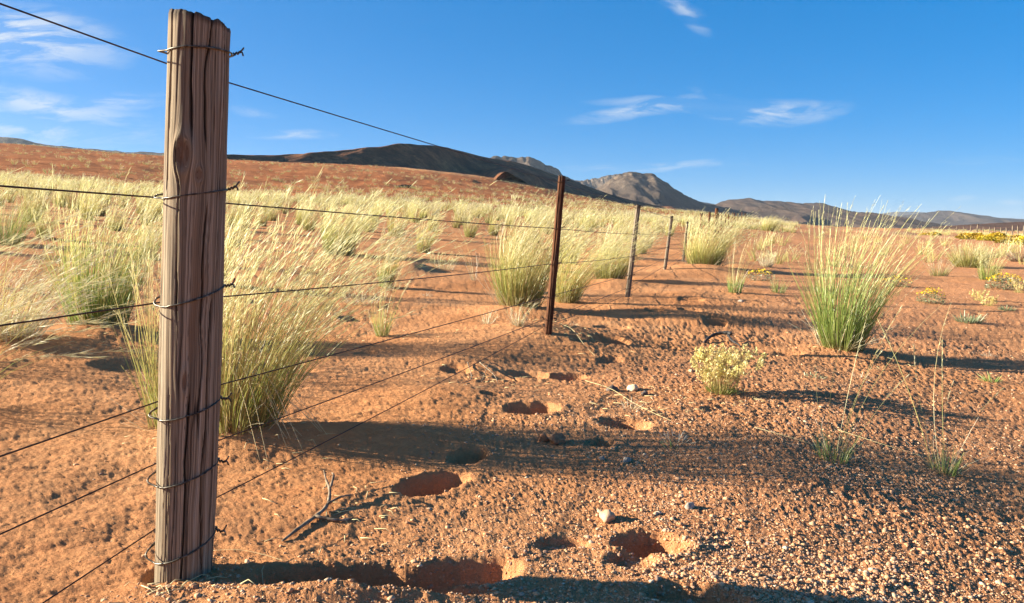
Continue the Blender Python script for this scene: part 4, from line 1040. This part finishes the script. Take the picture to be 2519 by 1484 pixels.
# ------------------------------------------------------------------ stones, gravel, sticks
def ico():
    p = (1+5**.5)/2
    v = np.array([(-1,p,0),(1,p,0),(-1,-p,0),(1,-p,0),(0,-1,p),(0,1,p),(0,-1,-p),(0,1,-p),(p,0,-1),(p,0,1),(-p,0,-1),(-p,0,1)], float); v /= np.linalg.norm(v[0])
    f = np.array([(0,11,5),(0,5,1),(0,1,7),(0,7,10),(0,10,11),(1,5,9),(5,11,4),(11,10,2),(10,7,6),(7,1,8),(3,9,4),(3,4,2),(3,2,6),(3,6,8),(3,8,9),(4,9,5),(2,4,11),(6,2,10),(8,6,7),(9,8,1)])
    return v, f
IV, IF = ico()
def subdiv(v, f):
    v = list(map(tuple, v)); mp = {}; out = []
    def mid(a, b):
        k = (min(a, b), max(a, b))
        if k not in mp:
            c = (np.array(v[a])+np.array(v[b]))/2; c /= np.linalg.norm(c); mp[k] = len(v); v.append(tuple(c))
        return mp[k]
    for a, b, c in f:
        x, y, z = mid(a, b), mid(b, c), mid(c, a); out += [(a, x, z), (b, y, x), (c, z, y), (x, y, z)]
    return np.array(v), np.array(out)
IV2, IF2 = subdiv(IV, IF); IV3, IF3 = subdiv(IV2, IF2)
m, t = new_mat('pebble_stone')
oi = t.node('ShaderNodeObjectInfo').outputs['Random']; rv = t.math('FRACT', t.math('ADD', oi, t.attr('rnd')))
c = t.ramp(rv, [(0, (.46, .20, .095)), (.25, (.64, .34, .165)), (.5, (.70, .42, .23)), (.68, (.52, .26, .13)), (.84, (.34, .22, .16)), (.95, (.70, .47, .28)), (1, (.74, .57, .40))])
n = t.noise(t.obj(), 120, 4, .6); c = t.mix(t.ramp(n, [(.4, 0.0), (.7, .55)]), c, (.30, .15, .09))
finish(t, c, .8, t.bump(n, .5, .002), .2); M_PEB = m
def stone_mat(name, a, b, rough=.85):
    m, t = new_mat(name); n = t.noise(t.obj(), 30, 6, .65)
    finish(t, t.ramp(n, [(.35, a), (.65, b)]), rough, t.bump(t.noise(t.obj(), 90, 4, .7), .6, .004), .15); return m
M_WHITE = stone_mat('cream_quartz', (.50, .36, .23), (.66, .52, .36)); M_GREYST = stone_mat('grey_stone', (.22, .18, .15), (.45, .38, .31)); M_TAN = stone_mat('tan_rock', (.40, .235, .13), (.60, .40, .25)); M_CLOD = stone_mat('red_clod', (.24, .095, .045), (.48, .23, .11)); M_DARKST = stone_mat('dark_rock', (.07, .055, .05), (.20, .15, .12))
def rock(seed, sx, sy, sz, rough=.3, hi=True):
    v, f = (IV3, IF3) if hi else (IV2, IF2); rg = np.random.default_rng(seed); o_ = rg.uniform(0, 50, 3)
    n = fbm(v[:, 0]*1.3+o_[0]+v[:, 2]*.7, v[:, 1]*1.3+o_[1]-v[:, 2]*.9, 3, seed)
    for _ in range(5):                                        # flat facets
        d = rg.normal(0, 1, 3); d /= np.linalg.norm(d); k = v@d; v = v - np.maximum(0, k-.72)[:, None]*d
    return v*(1+rough*n)[:, None]*np.array([sx, sy, sz]), f
def stone(px, py, label, s, mat, seed, name='stone', rough=.3, fl=.7, emb=.25):
    v, f = rock(seed, s, s*.8, s*fl, rough); me = make_mesh(name, v, f, [mat], smooth=(rough < .32))
    o = link(name, me, None, gp(px, py, s*fl*(1-2*emb)*.6)); o.rotation_euler.z = seed*1.7
    return tag(o, label, 'stone')
stone(1556, 962, 'smooth cream white stone on the sand right of the deep foot print', .035, M_WHITE, 1, rough=.15)
stone(1508, 962, 'dark crumbly clod left of the white stone', .030, M_DARKST, 2, 'earth_clod', .5)
stone(1495, 1275, 'knobbly pale rock on the gravel above the lower foot print', .027, M_TAN, 3, rough=.45)
stone(1698, 1250, 'pale grey pointed stone on the gravel in the right foreground', .016, M_GREYST, 4, rough=.35, fl=.9)
stone(1335, 1085, 'small red brown clod beside a larger clod on the sand', .026, M_CLOD, 5, 'earth_clod', .5, .9)
stone(1375, 1090, 'large red brown clod on the sand between the foot prints', .034, M_CLOD, 6, 'earth_clod', .5)
stone(1822, 742, 'grey stone in front of the upright tuft right of the fence', .034, M_GREYST, 7, rough=.35)
stone(1542, 1135, 'flat grey stone on the gravel below the foot print', .018, M_GREYST, 8)
stone(1480, 1132, 'small grey blue pebble beside the flat grey stone', .012, M_GREYST, 9)
stone(1620, 790, 'white stone lying at the edge of a hollow beyond the slim post', .03, M_WHITE, 10) if False else None
stone(2135, 945, 'small brown stone on the gravel below the green clump', .014, M_DARKST, 11)
stone(1585, 975, 'black broken flint behind the white stone', .022, M_DARKST, 12, rough=.5)
stone(2080, 890, 'brown stone at the foot of the big green clump', .016, M_CLOD, 13)
stone(1700, 915, 'pale stone beside the cream feathery shrub', .020, M_TAN, 14, rough=.4)
stone(480, 1462, 'pinkish stone on the sand at the foot of the thick post', .009, M_CLOD, 15)
stone(1040, 385+160, 'flat pile of pale rock on the red slope', .5, M_WHITE, 16) if False else None

# pebbles: the largest ones singly, the rest as gravel
def pebble_field():
    rg = np.random.default_rng(404); out = []
    while len(out) < 36000:
        n = 6000
        px = rg.uniform(150, 2750, n); py = 700 + 850*rg.random(n)**.75
        d = EYE*F_PX/(py-HZ); x = (px-CX)/F_PX*d; y = d
        side = x - (-.75 + .303*(y-1.77))
        g = ss(-.15, 1.1, side + fbm(x*.9, y*.9, 3, 15)*.7 - .22*np.maximum(0, y-3.2)*(side < 1.5)) + .16*ss(2.3, 1.9, y)*ss(-.6, .1, x)
        g = np.clip(g, .02, 1)*(.4+.6*ss(.35, .65, vnoise(x*2.3, y*2.3, 19)))
        k = rg.random(n) < g
        s = .0017*np.exp(np.abs(rg.normal(0, .62, n)))*(1+.10*np.maximum(0, y-2.5))
        out += list(zip(x[k], y[k], np.minimum(s[k], .0095)))
    for _ in range(34):                                       # a little heap at the foot of the thick post
        x, y = ground_pt(rg.normal(400, 45), rg.normal(1460, 9)); out.append((x, y, rg.uniform(.003, .007)))
    return np.array(out)
PF = pebble_field(); vis = PF[:, 2]/PF[:, 1]; order = np.argsort(-vis)
inside = np.abs(PF[:, 0]/PF[:, 1]) < .655
order = order[inside[order]] if False else order
big = [i for i in order if inside[i] and PF[i, 1] > 1.66][:285]; bs = set(big); rest = np.array([i for i in range(len(PF)) if i not in bs])
PZ = ground_z(PF[:, 0], PF[:, 1])
peb_var = []
for k in range(8):
    v, f = rock(500+k, 1, .78, .58, .42, False); peb_var.append(make_mesh('pebble', v, f, [M_PEB], {'rnd': np.zeros(len(v))}, smooth=False))
prg = np.random.default_rng(9)
for i in big:
    s = PF[i, 2]; o = link('pebble', peb_var[prg.integers(0, 8)], None, (PF[i, 0], PF[i, 1], PZ[i]+s*.08)); o.scale = (s, s, s)
    o.rotation_euler = (prg.normal(0, .3), prg.normal(0, .3), prg.uniform(0, 6.28))
    tag(o, 'small pale pebble lying loose on the red gravelly sand', 'pebble', 'loose pebbles')
def gravel():
    n = len(rest); v = IV; m_ = len(v); rg = np.random.default_rng(12)
    s = PF[rest, 2][:, None, None]
    jit = 1+rg.normal(0, .24, (n, m_, 1)); sc = rg.uniform(.55, 1.2, (n, 1, 3)); sc[..., 2] *= .62
    a = rg.uniform(0, 6.28, n); c, sn = np.cos(a)[:, None], np.sin(a)[:, None]
    W = v[None]*jit*sc*s
    X = W[..., 0]*c-W[..., 1]*sn+PF[rest, 0][:, None]; Y = W[..., 0]*sn+W[..., 1]*c+PF[rest, 1][:, None]; Z = W[..., 2]+(PZ[rest]+PF[rest, 2]*.05)[:, None]
    V = np.stack([X, Y, Z], -1).reshape(-1, 3); Fc = (IF[None]+(np.arange(n)*m_)[:, None, None]).reshape(-1, 3)
    o = link('gravel', make_mesh('gravel', V, Fc, [M_PEB], {'rnd': np.repeat(rg.random(n), m_)}, smooth=False))
    tag(o, 'fine pale gravel strewn over the red sand', 'gravel', kind='stuff')
gravel()

# sticks, twigs, fallen stalks
m, t = new_mat('charred_stick'); n = t.noise(t.obj(), 60, 4, .6)
finish(t, t.ramp(n, [(.4, (.018, .016, .015)), (.7, (.07, .06, .055))]), .6, t.bump(n, .6, .004), .3); M_CHAR = m
m, t = new_mat('bleached_twig'); n = t.noise(t.mapping(t.obj(), (40, 40, 40)), 1, 4, .6)
finish(t, t.ramp(n, [(.35, (.10, .065, .042)), (.6, (.30, .22, .15)), (.8, (.50, .41, .30))]), .8, t.bump(n, .5, .003), .15); M_BTWIG = m
def stick(name, label, branches, mat, cat='stick', sides=7):
    """branches: lists of (px, py, height above sand, radius)"""
    parts = []; o0 = None
    for br in branches:
        pts = [gp(a, b, h) for a, b, h, r in br]; rr = [r for *_, r in br]
        sp_ = spline(pts, 5); rad = np.interp(np.linspace(0, len(pts)-1, len(sp_)), range(len(pts)), rr)
        rad = rad*(1+.15*np.sin(np.arange(len(sp_))*1.9)); parts.append(tube(sp_, rad, sides))
        if o0 is None: o0 = pts[0]
    v, q, tr = join(parts); o = link(name, make_mesh(name, v-np.array(o0), [q, tr], [mat]), None, o0)
    return tag(o, label, cat)
stick('curved_stick', 'curved charred black stick lying behind the cream shrub', [[(1732, 842, .0, .008), (1745, 838, .03, .011), (1765, 836, .055, .013), (1790, 838, .062, .014), (1798, 840, .055, .012)], [(1790, 838, .05, .010), (1800, 846, .03, .008), (1815, 850, .01, .006), (1822, 852, .0, .004)]], M_CHAR)
stick('dead_twig', 'grey dead root with dry wisps on the sand right of the thick post',
      [[(695, 1328, .003, .003), (735, 1300, .008, .005), (775, 1280, .010, .0055), (805, 1262, .012, .005), (812, 1245, .03, .005), (803, 1228, .045, .003), (798, 1215, .06, .002)],
       [(815, 1245, .04, .004), (822, 1235, .06, .0035), (818, 1222, .055, .002)], [(775, 1280, .012, .005), (830, 1282, .006, .004), (880, 1277, .003, .003)], [(805, 1262, .016, .004), (840, 1252, .02, .003), (870, 1246, .02, .002)]], M_BTWIG, 'twig')
stick('dead_twig', 'thin grey twigs fallen on the sand at the foot of the mound', [[(1150, 905, .01, .003), (1160, 935, .012, .003), (1135, 952, .005, .002)], [(1180, 905, .01, .003), (1215, 930, .02, .003), (1225, 945, .004, .002)], [(1185, 940, .004, .002), (1205, 915, .03, .002), (1240, 912, .01, .002)]], M_BTWIG, 'twig', 5)
stick('dead_twig', 'pale horizontal stub of wood beside the slim brown post', [[(1312, 768, .08, .008), (1330, 768, .09, .009), (1342, 768, .09, .009)]], M_BTWIG, 'twig')
m, t = new_mat('fallen_straw'); finish(t, (.62, .50, .26), .7, None, .2); M_STRAW = m
def straw(label, pts, r=.0018):
    p = [gp(a, b, h*.55) for a, b, h in pts]; sp_ = spline(p, 8); v, q, tr = tube(sp_, np.linspace(r*.45, r*.22, len(sp_)), 5)
    tag(link('fallen_stalk', make_mesh('fallen_stalk', v-np.array(p[0]), [q, tr], [M_STRAW]), None, p[0]), label, 'stalk', 'fallen grass stalks')
straw('long dry stalk lying across the sand beside the white stone', [(1440, 940, .03), (1500, 972, .04), (1555, 1005, .03), (1600, 1030, .025), (1652, 1055, .02)], .0028)
straw('dry stalk lying across the gravel towards the sparse tussock', [(1855, 1065, .015), (1950, 1095, .02), (2030, 1112, .012)], .0022)
straw('fallen stalk from the foot of the slim post towards the camera', [(1345, 815, .02), (1400, 845, .04), (1440, 868, .03), (1490, 890, .01)], .004)
straw('pale stalk lying on the sand right of the thick post', [(522, 1350, .01), (580, 1352, .012), (640, 1362, .006), (700, 1385, .004)], .0016)
straw('thin stalk lying on the gravel left of the cream shrub shadow', [(1240, 1190, .01), (1300, 1215, .008), (1345, 1232, .004)], .0012) if False else None
straw('dry stalk resting on the gravel in the right foreground', [(2060, 1070, .012), (2160, 1100, .016), (2270, 1128, .01)], .002)
def litter():
    rg = np.random.default_rng(61); parts = []
    spots = [(600, 1100, .35), (1300, 800, .45), (1180, 925, .35), (2070, 880, .4), (1780, 975, .25), (1540, 1000, .25), (820, 1270, .2), (440, 1440, .15), (940, 830, .3), (240, 850, .4), (1420, 850, .3)]
    for px, py, rad in spots:
        c = gp(px, py)
        for _ in range(34):
            x, y = c.x+rg.normal(0, rad*.6)+.1*rad, c.y+rg.normal(0, rad*.5); L = rg.uniform(.015, .07); a = rg.normal(0, .9)
            x2, y2 = x+L*math.cos(a), y+L*math.sin(a); zz = ground_z(np.array([x, (x+x2)/2, x2]), np.array([y, (y+y2)/2, y2]))
            r = rg.uniform(.0006, .0012)*(1+.08*c.y)
            parts.append(tube([(x, y, zz[0]+r), ((x+x2)/2+rg.normal(0, .004), (y+y2)/2+rg.normal(0, .004), max(zz)+r+rg.uniform(0, .006)), (x2, y2, zz[2]+r)], [r, r, r*.6], 4))
    v, q, tr = join(parts)
    tag(link('grass_litter', make_mesh('grass_litter', v, [q, tr], [M_STRAW])), 'broken bits of dry grass littering the sand round the clumps', 'litter', kind='stuff')
litter()
# long dry bents arching out of the big clump by the post
rg = np.random.default_rng(3); e = empty('dry_bents', gp(560, 1110), 'loose pale dry stalks trailing over the sand right of the thick post', 'grass')
parts = []
for k in range(13):
    a = gp(545+rg.uniform(-20, 45), 1085+rg.uniform(-10, 25), .02); L = rg.uniform(.18, .42); an = rg.uniform(-.9, .15)
    dirv = Vector((math.cos(an), math.sin(an), 0)); hh = rg.uniform(.10, .28)
    pts = [a, a+dirv*L*.2+Vector((0, 0, hh)), a+dirv*L*.6+Vector((0, 0, hh*.75)), a+dirv*L]; pts[-1].z = gz(pts[-1].x, pts[-1].y)+.004
    sp_ = spline(pts, 7); v, q, tr = tube(sp_, np.linspace(.0015, .0008, len(sp_)), 4)
    link('stem', make_mesh('stem', v-np.array(e.location), [q, tr], [M_STRAW]), e)

# ------------------------------------------------------------------ air
HAZE = 0.00006
def haze():
    x, y0, y1, z0, z1 = 9900, -9900, 9900, -12, 185
    V = np.array([(-x,y0,z0),(x,y0,z0),(x,y1,z0),(-x,y1,z0),(-x,y0,z1),(x,y0,z1),(x,y1,z1),(-x,y1,z1)], float)
    Q = [(0,3,2,1),(4,5,6,7),(0,1,5,4),(1,2,6,5),(2,3,7,6),(3,0,4,7)]
    m, t = new_mat('thin_haze')
    p = t.node('ShaderNodeVolumePrincipled'); p.inputs['Color'].default_value = (.78, .88, 1, 1); p.inputs['Density'].default_value = HAZE; p.inputs['Anisotropy'].default_value = .2
    o = t.node('ShaderNodeOutputMaterial'); t.l.new(p.outputs[0], o.inputs['Volume'])
    tag(link('haze', make_mesh('haze', V, np.array(Q), [m], smooth=False)), kind='stuff')
haze()
